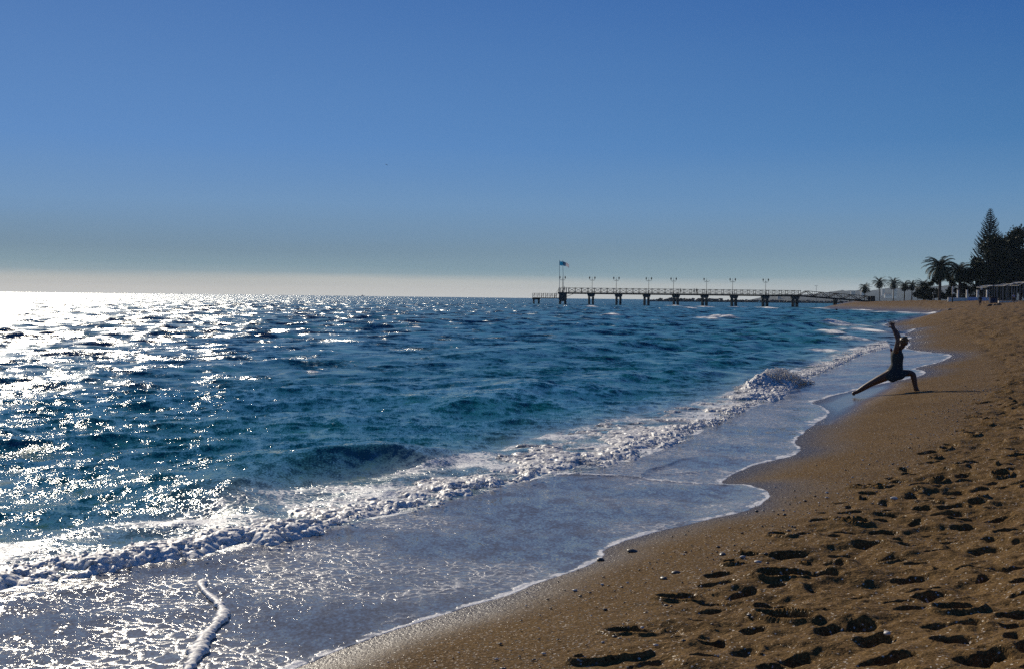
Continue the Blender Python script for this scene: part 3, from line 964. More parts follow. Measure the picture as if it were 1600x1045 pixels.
for dy in (0.05, DW - .05):
    mb = MB()
    n = 36
    bx0, bx1 = P(889, 455).x, x1
    bay = (bx1 - bx0) / n
    for i in range(n + 1):
        mb.box((bx0 + i * bay, PY + dy, DECK + RH / 2 + .05), (.15, .15, RH + .10))
    for zz, hh in ((RH, .11), (.16, .08)):
        mb.box(((bx0 + bx1) / 2, PY + dy, DECK + zz), (bx1 - bx0, .10, hh))
    for i in range(n):
        a, b = bx0 + i * bay + .09, bx0 + (i + 1) * bay - .09
        mb.beam((a, PY + dy - .02, DECK + .20), (b, PY + dy - .02, DECK + RH - .06), .07)
        mb.beam((a, PY + dy + .02, DECK + RH - .06), (b, PY + dy + .02, DECK + .20), .07)
    prt(mb, "railing", M['wood'])
for px in (924, 967, 1011, 1057, 1102, 1148, 1197, 1244):
    cx = P(px, 470).x
    sup = bpy.data.objects.new("pier_support", None)
    mb = MB()
    zt = DECK - .57
    b = len(mb.v)
    for (w, z) in ((1.18, zt), (1.10, zt - .35), (.86, zt - .85)):
        for sxx, syy in ((-1, -.2), (1, -.2), (1, 1), (-1, 1)):
            mb.v.append((cx + w * sxx, PY + (0.05 if syy < 0 else DW - .05), z))
    for i in range(2):
        for k in range(4):
            mb.f.append((b + i * 4 + k, b + i * 4 + (k + 1) % 4, b + i * 4 + 4 + (k + 1) % 4, b + i * 4 + 4 + k)[::-1])
    mb.f += [(b, b + 1, b + 2, b + 3), (b + 11, b + 10, b + 9, b + 8)]
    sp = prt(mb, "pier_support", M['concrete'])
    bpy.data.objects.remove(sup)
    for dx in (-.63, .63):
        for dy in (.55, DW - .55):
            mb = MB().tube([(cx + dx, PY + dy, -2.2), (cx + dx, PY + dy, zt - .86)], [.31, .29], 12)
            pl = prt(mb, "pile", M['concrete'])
            pl.parent = sp
# head of the pier, with the lower landing
mb = MB()
hx0, hx1 = P(873.5, 470).x, P(885.5, 470).x
mb.box(((hx0 + hx1) / 2, PY + DW / 2, DECK - 1.35), (hx1 - hx0, DW + .5, 2.5))
mb.box(((hx0 + hx1) / 2, PY + DW / 2, DECK - 2.78), ((hx1 - hx0) * .86, DW + .2, .36))
hd = prt(mb, "pier_head", M['concrete'])
for dx in (-.86, .86):
    for dy in (.5, DW - .5):
        pl = prt(MB().tube([((hx0 + hx1) / 2 + dx, PY + dy, -2.2), ((hx0 + hx1) / 2 + dx, PY + dy, DECK - 2.95)], .36, 12), "pile", M['concrete']); pl.parent = hd
for dy in (0.05, DW - .05):
    mb = MB()
    for pxx in (873.6, 876.5, 880.5, 885.2, 889):
        xx = P(pxx, 455).x
        mb.box((xx, PY + dy, DECK + RH / 2), (.13, .13, RH))
    mb.box(((hx0 + P(889, 455).x) / 2, PY + dy, DECK + RH - .04), (P(889, 455).x - hx0, .09, .10))
    prt(mb, "railing", M['wood'])
p0, p1 = P(886, 463.5), P(899, 459.9)
for dy in (.3, DW - .3):
    prt(MB().beam((p0.x, PY + dy, p0.z), (p1.x, PY + dy, DECK - .30), .09), "brace", M['iron'])
lz = P(850, 465.2).z
lx0, lx1 = P(832, 465).x, P(874, 465).x
mb = MB(); mb.box(((lx0 + lx1) / 2, PY + DW / 2, lz - .14), (lx1 - lx0, DW, .28))
ls = prt(mb, "landing_stage", M['wood'])
mb = MB(); cx = P(838, 470).x; mb.box((cx, PY + DW / 2, lz - .50), (2.6, DW - .3, .44)); cp = prt(mb, "landing_cap", M['concrete'])
for pxx in (834.2, 842):
    for dy in (.5, DW - .5):
        xx = P(pxx, 470).x
        pl = prt(MB().tube([(xx, PY + dy, -2.2), (xx, PY + dy, lz - .6)], .28, 12), "pile", M['concrete']); pl.parent = cp
for dy in (0.1, DW - .1):
    mb = MB()
    for i in range(12):
        xx = lx0 + .1 + i * (lx1 - lx0 - 1.0) / 11
        mb.box((xx, PY + dy, lz + .72), (.09, .09, 1.44))
    for zz in (1.36, .75):
        mb.box(((lx0 + lx1 - .8) / 2, PY + dy, lz + zz), (lx1 - lx0 - .8, .06, .07))
    for i in range(0, 11, 2):
        a = lx0 + .15 + i * (lx1 - lx0 - 1.0) / 11; b_ = a + (lx1 - lx0 - 1.0) / 11 - .1
        mb.beam((a, PY + dy, lz + .1), (b_, PY + dy, lz + 1.3), .05)
    prt(mb, "railing", M['iron'])
mb = MB()                                        # steps from the landing up to the head
for k in range(7):
    mb.box((hx0 - 1.3 + k * .2, PY + DW / 2, lz + .10 + k * (DECK - lz) / 7), (.24, 1.2, .10))
for dy in (DW / 2 - .65, DW / 2 + .65):
    mb.beam((hx0 - 1.4, PY + dy, lz + 1.0), (hx0 - .02, PY + dy, DECK + 1.0), .06)
    mb.beam((hx0 - 1.4, PY + dy, lz), (hx0 - 1.4, PY + dy, lz + 1.0), .06)
prt(mb, "steps", M['wood'])
# the sloping gangway down to the beach
g0, g1 = P(1250, 460.4), P(1366, 470.6)
zb0, zb1 = DECK - .05, P(1366, 470.8).z
gx0, gx1 = g0.x, g1.x
def gz(x): return zb0 + (zb1 - zb0) * (x - gx0) / (gx1 - gx0)
mb = MB()
for dy in (.1, DW - .1):
    mb.beam((gx0, PY + dy, gz(gx0) - .22), (gx1, PY + dy, gz(gx1) - .22), .24, .42)
mb.beam((gx0, PY + DW / 2, gz(gx0) - .02), (gx1, PY + DW / 2, gz(gx1) - .02), DW, .10)
gw = prt(mb, "gangway", M['wood'])
for dy in (.1, DW - .1):
    mb = MB()
    n = 5
    st = (gx1 - gx0) / n
    top = 1.55
    for i in range(n):
        a = gx0 + i * st; m_ = a + st / 2; b_ = a + st
        mb.beam((a, PY + dy, gz(a)), (m_, PY + dy, gz(m_) + top), .20)
        mb.beam((m_, PY + dy, gz(m_) + top), (b_, PY + dy, gz(b_)), .20)
        if i < n - 1:
            mb.beam((m_ + .12, PY + dy, gz(m_) + top), (m_ + st - .12, PY + dy, gz(m_ + st) + top), .11)
        mb.box((m_, PY + dy, gz(m_) + top / 2), (.10, .08, top))
        mb.box((b_ - .05, PY + dy, gz(b_) + top / 2), (.10, .08, top))
    o = prt(mb, "truss", M['wood']); o.parent = gw
cx = P(1307, 470).x
sp = prt(MB().box((cx, PY + DW / 2, gz(cx) - .75), (.9, DW, .5)), "pier_support", M['concrete'])
for dy in (.5, DW - .5):
    pl = prt(MB().tube([(cx, PY + dy, -2.0), (cx, PY + dy, gz(cx) - .95)], .33, 12), "pile", M['concrete']); pl.parent = sp
mb = MB()
mb.beam((cx + 1.0, PY + .3, gz(cx + 1) - .5), (P(1322, 478).x, PY + .3, .1), .16)
mb.box((cx, PY + DW / 2, .10), (4.2, DW + 1, .5))
prt(mb, "footing", M['concrete'])
mb = MB()
bx_ = P(1368, 472).x
mb.box((bx_, PY + DW / 2, zb1 - 1.0), (2.6, DW + .8, 1.9)); mb.box((bx_, PY + DW / 2, zb1 - .02), (3.4, DW + 1.2, .16))
prt(mb, "landing_block", M['concrete'])
for dy in (.1, DW - .1):
    prt(MB().box((gx1 - .5, PY + dy, zb1 + .85), (1.5, .35, 1.6)), "end_post", M['wood'])

# lamps standing along the deck
def make_lamp(lx, ly, lz, label, lanterns=(-1, 1)):
    g = "twin lantern lamps along the pier"
    e = empty("pier_lamp", (lx, ly, lz), label, "street lamp", g)
    Ht = 4.45
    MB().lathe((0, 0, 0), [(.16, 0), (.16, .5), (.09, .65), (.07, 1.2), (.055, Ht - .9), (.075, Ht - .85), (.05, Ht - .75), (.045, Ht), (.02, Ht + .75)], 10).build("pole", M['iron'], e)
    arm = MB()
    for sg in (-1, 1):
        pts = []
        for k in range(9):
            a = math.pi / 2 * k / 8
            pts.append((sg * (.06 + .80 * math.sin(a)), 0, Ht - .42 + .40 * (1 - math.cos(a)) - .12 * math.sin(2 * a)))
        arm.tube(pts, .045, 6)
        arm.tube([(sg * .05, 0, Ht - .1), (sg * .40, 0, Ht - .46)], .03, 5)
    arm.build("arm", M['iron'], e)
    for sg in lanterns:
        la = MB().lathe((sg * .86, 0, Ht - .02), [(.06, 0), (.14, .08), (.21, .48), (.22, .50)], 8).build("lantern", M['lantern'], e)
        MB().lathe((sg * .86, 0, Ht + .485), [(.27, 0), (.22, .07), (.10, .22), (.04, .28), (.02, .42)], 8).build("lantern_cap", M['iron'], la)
    return e
LAMPS = [(879.3, "lamp at the seaward end beside the two flagpoles"), (926, "second pier lamp, first one clear of the flagpoles"), (964, "third pier lamp counting from the flags"),
         (1015, "fourth pier lamp, above the seaward tip of the rock breakwater"), (1054, "fifth pier lamp, nearest to the walkers on the deck"), (1106, "pier lamp with its right lantern missing"),
         (1147, "seventh pier lamp, between the broken lamp and the last one"), (1199, "last pier lamp before the sloping gangway")]
for px, lab in LAMPS:
    make_lamp(P(px, 455).x, PY + DW - .45, DECK, "dark twin lantern " + lab if 'missing' not in lab else lab, (-1,) if 'missing' in lab else (-1, 1))

def make_flag(px_b, px_t, py_t, label, mats, fw, fh, drop):
    b = P(px_b, 457); t_ = P(px_t, py_t)
    e = empty("flagpole", (b.x, PY + .5, DECK), label, "flagpole", "flagpoles on the pier head")
    top = Vector((t_.x - b.x, 0, t_.z - DECK))
    MB().tube([(0, 0, 0), tuple(top)], [.085, .05], 8).build("pole", M['steel'], e)
    MB().blob(tuple(top + Vector((0, 0, .05))), .09, 1, 0).build("finial", M['steel'], e)
    nx_, nz_ = 22, 10
    for bi, (m_, u0, u1) in enumerate(mats):
        co = []; f = []
        for side in (-1, 1):
            for i in range(nx_ + 1):
                for j in range(nz_ + 1):
                    u = i / nx_; v = u0 + (u1 - u0) * j / nz_
                    co.append((top.x + .05 + u * fw * .94, .22 * math.sin(u * 8 + v * 1.2) * u ** .6 + side * .006, top.z - .25 - v * fh - drop * u ** 1.3 - .06 * math.sin(u * 7)))
        for s_ in range(2):
            o_ = s_ * (nx_ + 1) * (nz_ + 1)
            for i in range(nx_):
                for j in range(nz_):
                    a = o_ + i * (nz_ + 1) + j
                    q = (a, a + 1, a + nz_ + 2, a + nz_ + 1)
                    f.append(q if s_ else q[::-1])
        mb = MB(); mb.v = co; mb.f = f
        mb.build("flag" if bi == 0 else "flag_band", m_, e, True)
make_flag(874.3, 874.3, 407.0, "flagpole flying a turquoise blue flag at the seaward end of the pier", [(M['flagblue'], 0, 1)], 2.0, 1.35, .35)
make_flag(880.6, 879.4, 407.4, "slightly leaning flagpole flying a faded pinkish white flag", [(M['flagpale'], 0, 1)], 2.2, 1.15, 1.0)

# ------------------------------------------------------------------ figures
def skin_mesh(name, verts, edges, rad, m, parent=None, sub=2, loc=None):
    me = bpy.data.meshes.new(name)
    me.from_pydata(verts, edges, [])
    o = bpy.data.objects.new(name, me)
    COL.objects.link(o)
    md = o.modifiers.new("s", 'SKIN'); md.use_smooth_shade = True; md.branch_smoothing = .4
    for i, v in enumerate(me.skin_vertices[0].data):
        r_ = rad[i]
        v.radius = r_ if isinstance(r_, tuple) else (r_, r_)
    me.skin_vertices[0].data[0].use_root = True
    if sub:
        sb = o.modifiers.new("u", 'SUBSURF'); sb.levels = sub; sb.render_levels = sub
    dg = bpy.context.evaluated_depsgraph_get()
    me2 = bpy.data.meshes.new_from_object(o.evaluated_get(dg))
    me2.name = name
    o.modifiers.clear()
    o.data = me2
    bpy.data.meshes.remove(me)
    me2.materials.clear(); me2.materials.append(m)
    me2.shade_smooth()
    if parent: o.parent = parent
    return o

def small_person(name, loc, h, rz, label, top, legs, stride=.12, arm=.1, group=None, hairm=None):
    k = h / 1.72
    e = empty(name, loc, label, "person", group, rz)
    V = []; E = []; Rr = []
    def add(p, r_, par=None):
        V.append(tuple(c * k for c in p)); Rr.append(r_ * k)
        if par is not None: E.append((par, len(V) - 1))
        return len(V) - 1
    pel = add((0, 0, .95), .125)
    wa = add((0, 0, 1.12), .11, pel); ch = add((0, 0, 1.32), .13, wa); ne = add((0, 0, 1.47), .05, ch)
    hd_ = add((.015, 0, 1.57), .085, ne); add((.015, 0, 1.67), .075, hd_)
    for sd in (-1, 1):
        hip = add((0, sd * .09, .88), .085, pel)
        kn = add((sd * stride * .6 + .03, sd * .10, .49), .058, hip)
        an = add((sd * stride, sd * .10, .08), .04, kn)
        add((sd * stride + .15, sd * .11, .04), .035, an)
        sh = add((0, sd * .18, 1.40), .055, ch)
        el = add((-sd * arm, sd * .24, 1.13), .042, sh)
        wr = add((-sd * arm * 1.6 + .08, sd * .23, .90), .032, el)
        add((-sd * arm * 1.7 + .11, sd * .23, .81), .035, wr)
    skin_mesh("body", V, E, Rr, M['skin'], e, 1)
    V = []; E = []; Rr = []
    a = add((0, 0, .98), .150); b = add((0, 0, 1.14), .135, a); c = add((0, 0, 1.34), .155, b); add((0, 0, 1.44), .09, c)
    for sd in (-1, 1):
        s_ = add((0, sd * .18, 1.40), .075, c); add((-sd * arm * .8, sd * .235, 1.18), .062, s_)
    skin_mesh("shirt", V, E, Rr, top, e, 1)
    V = []; E = []; Rr = []
    a = add((0, 0, .96), .152)
    for sd in (-1, 1):
        hp = add((0, sd * .09, .86), .108, a); add((sd * stride * .55 + .02, sd * .10, .52), .085, hp)
    skin_mesh("trousers", V, E, Rr, legs, e, 1)
    mbh = MB(); mbh.blob((.0, 0, 1.66 * k), (.10 * k, .095 * k, .095 * k), 2, .05)
    mbh.build("hair", hairm or M['darkhair'], e, True)
    return e
def at(px, Y, py=470):
    x = on_y(px, py, Y).x
    return (x, Y, sand_z(x, Y))
for (px, h, rz, lab, top, st) in ((882.0, 1.85, .4, "taller dark figure standing by the lamp at the pier's seaward end", 'darkcloth', .03), (885.2, 1.6, 2.6, "shorter dark figure at the pier's seaward end, right of a taller one", 'navy', .03),
                                  (1064, 1.70, .2, "lone walker on the pier deck under the fifth lamp", 'darkcloth', .2), (1085.6, 1.72, 3.2, "left of the two people walking side by side on the pier", 'navy', .22),
                                  (1089.6, 1.78, 3.1, "right of the two people walking side by side on the pier", 'darkcloth', .2)):
    small_person("person", (P(px, 455).x, PY + 1.3, DECK), h, rz, lab, M[top], M['darkcloth'], st, group="people on the pier")

# ------------------------------------------------------------------ boats far out
def boat(px, Y, ln, label, sail=False):
    x = on_y(px, 462, Y).x
    e = empty("sailing_boat" if sail else "motor_ship", (x, Y, 0), label, "boat")
    mb = MB(); b = len(mb.v)
    secs = [(-.5, .34, .9), (-.3, .5, .85), (.1, .5, .9), (.38, .3, 1.05), (.5, .03, 1.2)]
    for u, w, hh in secs:
        for yy, zz in ((-w, hh), (-w * .6, -.6), (w * .6, -.6), (w, hh)):
            mb.v.append((u * ln, yy * ln * .26, zz * ln * .10))
    for i in range(4):
        for k in range(3):
            a = b + i * 4 + k; mb.f.append((a, a + 4, a + 5, a + 1))
        a = b + i * 4; mb.f.append((a + 3, a + 7, a + 4, a))
    mb.f.append((b, b + 1, b + 2, b + 3))
    mb.build("hull", M['steel'], e)
    if sail:
        MB().tube([(0, 0, ln * .05), (0, 0, ln * 1.25)], ln * .012, 6).build("mast", M['iron'], e)
        mb = MB(); mb.v = [(-.02 * ln, .02, ln * .2), (-.45 * ln, .25, ln * .2), (-.02 * ln, .02, ln * 1.2), (-.02 * ln, -.02, ln * .2), (-.45 * ln, .21, ln * .2), (-.02 * ln, -.02, ln * 1.2)]
        mb.f = [(0, 1, 2), (5, 4, 3), (0, 3, 4, 1), (1, 4, 5, 2), (2, 5, 3, 0)]
        mb.build("sail", M['lilac'], e)
    else:
        MB().box((-.12 * ln, 0, ln * .17), (ln * .36, ln * .16, ln * .16)).box((-.12 * ln, 0, ln * .28), (ln * .2, ln * .12, ln * .07)).build("cabin", M['steel'], e)
        MB().tube([(-.1 * ln, 0, ln * .3), (-.1 * ln, 0, ln * .46)], ln * .012, 6).build("mast", M['iron'], e)
boat(567, 4600, 15, "small grey motor vessel on the horizon left of the pier")
boat(284, 4600, 7, "tiny sailing boat on the horizon in the sun glitter", True)
# something small and dark afloat near the beach
bq = on_z(1307, 485.6, 0.0)
mb = MB().lathe((0, 0, -.2), [(.05, 0), (.22, .08), (.27, .25), (.22, .42), (.08, .52), (.05, .62)], 12)
by = mb.build("float", M['darkcloth'], None, True); by.location = (bq[0], bq[1], .05)
tag(by, "small dark float bobbing in the bay water off the sand spit", "float")

# ------------------------------------------------------------------ breakwater, hills and town beyond
def build_breakwater():
    mb = MB(); rn = random.Random(21)
    a, b = on_y(1016, 468, 1010), on_y(1335, 470, 1120)
    mb.beam((a.x, a.y, -.3), (b.x, b.y, -.3), 5.0, 2.0)
    for i in range(520):
        u = rn.random()
        x = a.x + (b.x - a.x) * u; y = a.y + (b.y - a.y) * u + rn.gauss(0, 2.2)
        hmax = (2.7 if u < .33 else 1.9) * min(1, u / .05 + .25)
        r_ = rn.uniform(.7, 1.5)
        mb.blob((x, y, rn.uniform(-.4, hmax)), (r_ * 1.3, r_, r_ * .75), 1, .3, rn)
    o = mb.build("breakwater", M['rock'])
    tag(o, "low breakwater of piled dark rocks behind the pier", "breakwater")
build_breakwater()
def build_hills():
    prof = [(1180, 469.5), (1196, 467), (1205, 463.5), (1216, 461.5), (1226, 460.5), (1245, 461), (1265, 460), (1285, 459), (1300, 457), (1311, 454.6), (1330, 454), (1350, 453.4), (1368, 455.5), (1378, 452.5), (1388, 451), (1410, 450.8),
            (1435, 449.5), (1470, 448), (1520, 446), (1600, 444), (1750, 446), (1900, 455)]
    Y0 = 4600
    pts = [on_y(px, py, Y0) for px, py in prof]
    n, m = 420, 26
    xs = np.linspace(pts[0].x, pts[-1].x, n)
    top = np.interp(xs, [p.x for p in pts], [p.z for p in pts])
    t_ = np.linspace(0, 1, m)
    x = np.repeat(xs[:, None], m, 1); y = Y0 - 380 + 900 * t_[None, :] + 60 * fbm(xs * .004, xs * 0, 3, 4)[:, None]
    sh = np.sin(np.pi * np.clip(t_ * 1.18, 0, 1)) ** .75
    z = top[:, None] * sh[None, :] * (1 + .10 * fbm(x * .012, y * .012, 4, 7)) + 5.0 * np.maximum(fbm(x * .05, y * .05, 3, 17), 0) * sh[None, :] - .5
    i, j = np.meshgrid(np.arange(n - 1), np.arange(m - 1), indexing='ij'); v = (i * m + j).ravel()
    o = grid_mesh("hills", np.stack([x, y, z], 2).reshape(-1, 3), np.stack([v, v + m, v + m + 1, v + 1], 1), M['hill'])
    tag(o, kind='structure')
build_hills()
def block(px0, px1, py_t, py_b, Y, label, floors, cat="building", roof=False, name="apartment_block"):
    a, b = on_y(px0, py_t, Y), on_y(px1, py_b, Y)
    w, h = b.x - a.x, a.z - b.z
    e = empty(name, ((a.x + b.x) / 2, Y, b.z), label, cat, "pale buildings on the hazy far hills")
    MB().box((0, 6, h / 2 - 3), (w, 12, h + 6)).build("wall", M['farwall'], e)
    for k in range(floors):
        z = h * (k + .5) / floors
        MB().box((0, -.05, z), (w * .86, .14, h / floors * .42)).build("window_band", M['glass'], e)
        MB().box((0, -.6, z - h / floors * .38), (w * .98, 1.2, .35)).build("balcony", M['farwall'], e)
    if roof:
        mb = MB(); b_ = len(mb.v)
        mb.v += [(-w * .55, -.7, h), (w * .55, -.7, h), (w * .55, 12.7, h), (-w * .55, 12.7, h), (-w * .4, 6, h + 3), (w * .4, 6, h + 3)]
        mb.f += [(0, 1, 5, 4), (1, 2, 5), (2, 3, 4, 5), (3, 0, 4), (3, 2, 1, 0)]
        mb.build("roof", M['roof'], e)
    else:
        MB().box((0, 6, h + .35), (w * 1.03, 12.6, .7)).build("roof", M['farwall'], e)
block(1396.5, 1401.5, 452.0, 463.5, 4200, "tall pale apartment block with balcony bands right of the second tall palm", 6)
block(1378.5, 1382.5, 452.5, 459.5, 4235, "narrow pale block on the far hill just right of a tall thin palm", 4)
block(1383, 1393, 460.2, 463.0, 4025, "low wide pale building on the far hill between two thin palms", 1, roof=True, name="house")
block(1346, 1352, 456.0, 459.0, 4287, "small pale house on the far hill behind the short palm", 1, roof=True, name="house")
block(1330, 1336, 455.6, 459.0, 4287, "small pale house on the far hill above the end of the gangway", 2, name="house")
block(1236, 1241, 461.5, 465.5, 4375, "pale block far off seen under the pier deck", 2)
block(1215, 1220, 462.5, 466, 4375, "pale block at the left foot of the far hills", 2)

# a tall light mast behind the pier
q = on_y(1275, 474, 560); mz = on_y(1275, 447, 560).z
e = empty("light_mast", (q.x, 560, 0.0), "thin tall light mast standing behind the gangway", "lamp mast")
MB().tube([(0, 0, -1), (0, 0, mz)], [.12, .07], 8).build("pole", M['steel'], e)
MB().box((0, 0, mz), (1.5, .25, .14)).build("lamp_head", M['steel'], e)

# ------------------------------------------------------------------ trees
def frond(mb, base, az, el, ln, droop, rn, wid=.5, nl=20, fold=.5):
    d = Vector((math.cos(az), math.sin(az), 0)); up = Vector((0, 0, 1)); sd = Vector((-math.sin(az), math.cos(az), 0))
    p = Vector(base); ang = el
    st = ln / nl
    pts = [p.copy()]
    for i in range(nl):
        ang -= droop * (0.4 + 1.6 * i / nl) / nl
        t_ = d * math.cos(ang) + up * math.sin(ang)
        p = p + t_ * st
        pts.append(p.copy())
        if i < 2: continue
        u = i / nl
        lw = wid * (math.sin(math.pi * min(1, .12 + u * .88)) ** .55) * rn.uniform(.8, 1.1)
        nrm = t_.cross(sd) * -1
        for s_ in (-1, 1):
            tip = p + (sd * s_ * .8 + t_ * .65 - up * fold * rn.uniform(.5, 1.2)) * lw
            mb.quad(p - t_ * st * .45, tip - t_ * .02, tip + t_ * .03, p + t_ * st * .30)
    mb.tube([pts[0], pts[nl // 2], pts[-1]], [.035 * ln / 3, .022 * ln / 3, .008], 4, False)
def palm(px, py_c, Y, cr, label, tr=.17, nf=46, base_py=None, droop=1.15, group="palms behind the beach", zmin=-.9, name="palm_tree", skirt=False):
    x, y, z = at(px, Y)
    zc = on_y(px, py_c, Y).z
    rn = random.Random(int(px * 10))
    e = empty(name, (x, y, z), label, "palm tree", group)
    hc = zc - z
    lean = rn.uniform(-.02, .02) * hc
    pts = [(lean * (u ** 2), 0, -0.4 + (hc + .3) * u) for u in [i / 10 for i in range(11)]]
    rad = [tr * (1.35 if i == 0 else 1.05 - .25 * i / 10) * (1 + .06 * (i % 2)) for i in range(11)]
    MB().tube(pts, rad, 10).build("trunk", M['trunk'], e, True)
    mb = MB()
    for k in range(nf):
        az = k * 2.39996 + rn.uniform(-.2, .2)
        el = 1.35 - (1.35 - zmin) * (k / nf) ** .85 + rn.uniform(-.12, .12)
        frond(mb, (lean, 0, hc - .1), az, el, cr * rn.uniform(.9, 1.1) * (1 if el > -.3 else .8), droop * rn.uniform(.75, 1.2), rn, cr * .18, 22)
    cw = mb.build("crown", M['palm'], e)
    if skirt:
        MB().lathe((lean, 0, hc - 1.2), [(tr * 1.1, 0), (tr * 2.0, .5), (tr * 2.2, 1.0), (tr * 1.4, 1.35)], 10).build("crown_boss", M['trunk'], e)
    return e
palm(1351, 449.5, 430, 2.6, "short thin palm nearest to the pier gangway", .14)
palm(1374.3, 441.0, 420, 3.0, "tall thin palm, leftmost of the tall pair beyond the pier", .13)
palm(1396, 441.5, 420, 3.0, "tall thin palm in front of the pale apartment block", .14)
palm(1413, 446, 400, 2.5, "palm with a ragged crown, left of the close dark pair", .18, 60, zmin=-1.2)
palm(1424.5, 445, 400, 2.5, "palm with a slanting crown, right of the close dark pair", .18, 60, zmin=-1.2)
palm(1443, 445, 370, 2.8, "bushy palm rising out of the dark hedge left of the big date palm", .22, 70, zmin=-1.2)
palm(1468, 417, 330, 5.1, "big date palm with long arching fronds, tallest palm on the beach",  .42, 110, droop=1.5, zmin=-1.1, skirt=True)
palm(1499, 423, 335, 4.4, "dense rounded palm between the big date palm and the tall conifer", .40, 110, droop=1.6, zmin=-1.3, skirt=True)

def leaves(name, clumps, n, size, m, parent, seed, gap=.02, flat=.6):
    g = np.random.default_rng(seed)
    vol = np.array([a * b * c for (_, (a, b, c)) in clumps]) ** .8
    pick = g.choice(len(clumps), n, p=vol / vol.sum())
    C = np.array([c for c, _ in clumps])[pick]; S = np.array([s_ for _, s_ in clumps])[pick]
    d = g.normal(size=(n, 3)); d /= np.linalg.norm(d, axis=1)[:, None]
    rr_ = g.random(n) ** .42
    c = C + d * S * rr_[:, None] * (1 + .18 * g.normal(size=(n, 1)))
    nn = fbm(c[:, 0] * .7 + c[:, 1] * .3, c[:, 2] * .7 + seed, 3, seed)
    c = c[nn > -0.22 + gap]
    n = len(c)
    u = g.normal(size=(n, 3)); u /= np.linalg.norm(u, axis=1)[:, None]
    w = g.normal(size=(n, 3)); w -= (w * u).sum(1)[:, None] * u; w /= np.linalg.norm(w, axis=1)[:, None]
    s_ = size * (.55 + .9 * g.random((n, 1)))
    a = c - u * s_ * .5; b = c + w * s_ * flat * .5; e = c + u * s_ * .5; f = c - w * s_ * flat * .5
    co = np.stack([a, b, e, f], 1).reshape(-1, 3)
    Q = np.arange(4 * n).reshape(-1, 4)
    return grid_mesh(name, co, Q, m, None, parent, False)
def broad(px, Y, w, h, z0, label, seed, n=9000, m='leaf', group="broadleaf trees behind the beach", ncl=16, size=.55, name="broadleaf_tree", cat="tree"):
    x, y, z = at(px, Y)
    e = empty(name, (x, y, z), label, cat, group)
    rn = random.Random(seed)
    mb = MB()
    mb.tube([(0, 0, -.5), (.1, 0, h * .25), (0, .1, h * .5), (.15, 0, h * .75)], [h * .022, h * .018, h * .012, h * .005], 8)
    cl = []
    for k in range(ncl):
        a = rn.uniform(0, 6.28); u = rn.random() ** .6
        zz = z0 + (h - z0) * rn.uniform(.12, .90)
        rel = (zz - z0) / (h - z0)
        rad = w * .5 * math.sin(math.pi * min(1, .22 + .72 * rel)) ** .7
        c = (math.cos(a) * rad * u, math.sin(a) * rad * u * .7, zz)
        r_ = w * rn.uniform(.13, .22)
        cl.append((c, (r_ * 1.15, r_, r_ * .85)))
        mb.tube([(0, 0, h * .22 + .3 * (zz - h * .22) * .3), (c[0] * .5, c[1] * .5, h * .2 + (zz - h * .2) * .6), c], [h * .010, h * .006, h * .002], 5)
    cl.append(((0, 0, h - w * .16), (w * .2, w * .2, w * .17)))
    mb.build("trunk", M['bark'], e, True)
    leaves("crown", cl, n, size, M[m], e, seed)
    return e
def conifer(px, py_t, Y, label):
    x, y, z = at(px, Y)
    h = on_y(px, py_t, Y).z - z
    e = empty("conifer_tree", (x, y, z), label, "tree")
    rn = random.Random(4)
    MB().tube([(0, 0, -.5), (0, 0, h * .5), (0, 0, h)], [.42, .25, .03], 10).build("trunk", M['bark'], e, True)
    mb = MB()
    zz = h * .10
    while zz < h * .985:
        rel = zz / h
        ln = 7.4 * (1 - rel) ** .82 * (1 if rel > .3 else .9) + .15
        nb_ = 10 if rel < .85 else 7
        a0 = rn.uniform(0, 6.28)
        for k in range(nb_):
            az = a0 + 6.283 * k / nb_ + rn.uniform(-.12, .12)
            L_ = ln * rn.uniform(.80, 1.12)
            d = Vector((math.cos(az), math.sin(az), 0)); sd = Vector((-math.sin(az), math.cos(az), 0)); up = Vector((0, 0, 1))
            n_ = max(4, int(L_ / .26))
            prev = Vector((0, 0, zz))
            for i in range(1, n_ + 1):
                u = i / n_
                p = d * (L_ * u) + up * (zz + L_ * (.22 * u + .28 * u * u * u) - .25 * L_ * u * (1 - u))
                t_ = (p - prev)
                sz = (.28 + .28 * (1 - u)) * (0.55 + .45 * min(1, L_ / 2.5))
                for s_ in (-1, 1):
                    tip = p + sd * s_ * sz * .75 + t_.normalized() * sz * .35 + up * sz * rn.uniform(.30, .7)
                    mb.quad(prev, prev + up * .10, tip, p)
                mb.quad(prev - up * .05, p - up * .05, p + up * sz * .62 + t_ * .4, prev + up * sz * .45)
                prev = p
        zz += .92 * (1 - .5 * rel) * rn.uniform(.9, 1.1)
    mb.build("crown", M['pine'], e)
conifer(1544, 325.5, 345, "tall dark layered conifer pointing above all the other trees")
mp_ = 340 / F
broad(1552, 332, 62 * mp_, 100 * mp_, 1.5, "wide dark tree in front of the tall conifer, its crown touching the ground", 31, 19000, ncl=34, size=.62)
broad(1594, 352, 66 * mp_, 121 * mp_, 3.0, "tall round-topped tree at the right edge of the photo", 33, 20000, ncl=34, size=.62)
broad(1524, 335, 30 * mp_, 62 * mp_, 1.0, "smaller dark tree tucked between the rounded palm and the conifer", 35, 5000, ncl=14)
broad(1575, 362, 50 * mp_, 92 * mp_, 2.0, "dark tree filling the gap behind the house roof", 37, 14000, 'leaf', ncl=28, size=.62)
broad(1628, 326, 50 * mp_, 100 * mp_, 1.0, "olive green tree cut off by the right edge of the photo", 39, 12000, 'leaf2', ncl=26)
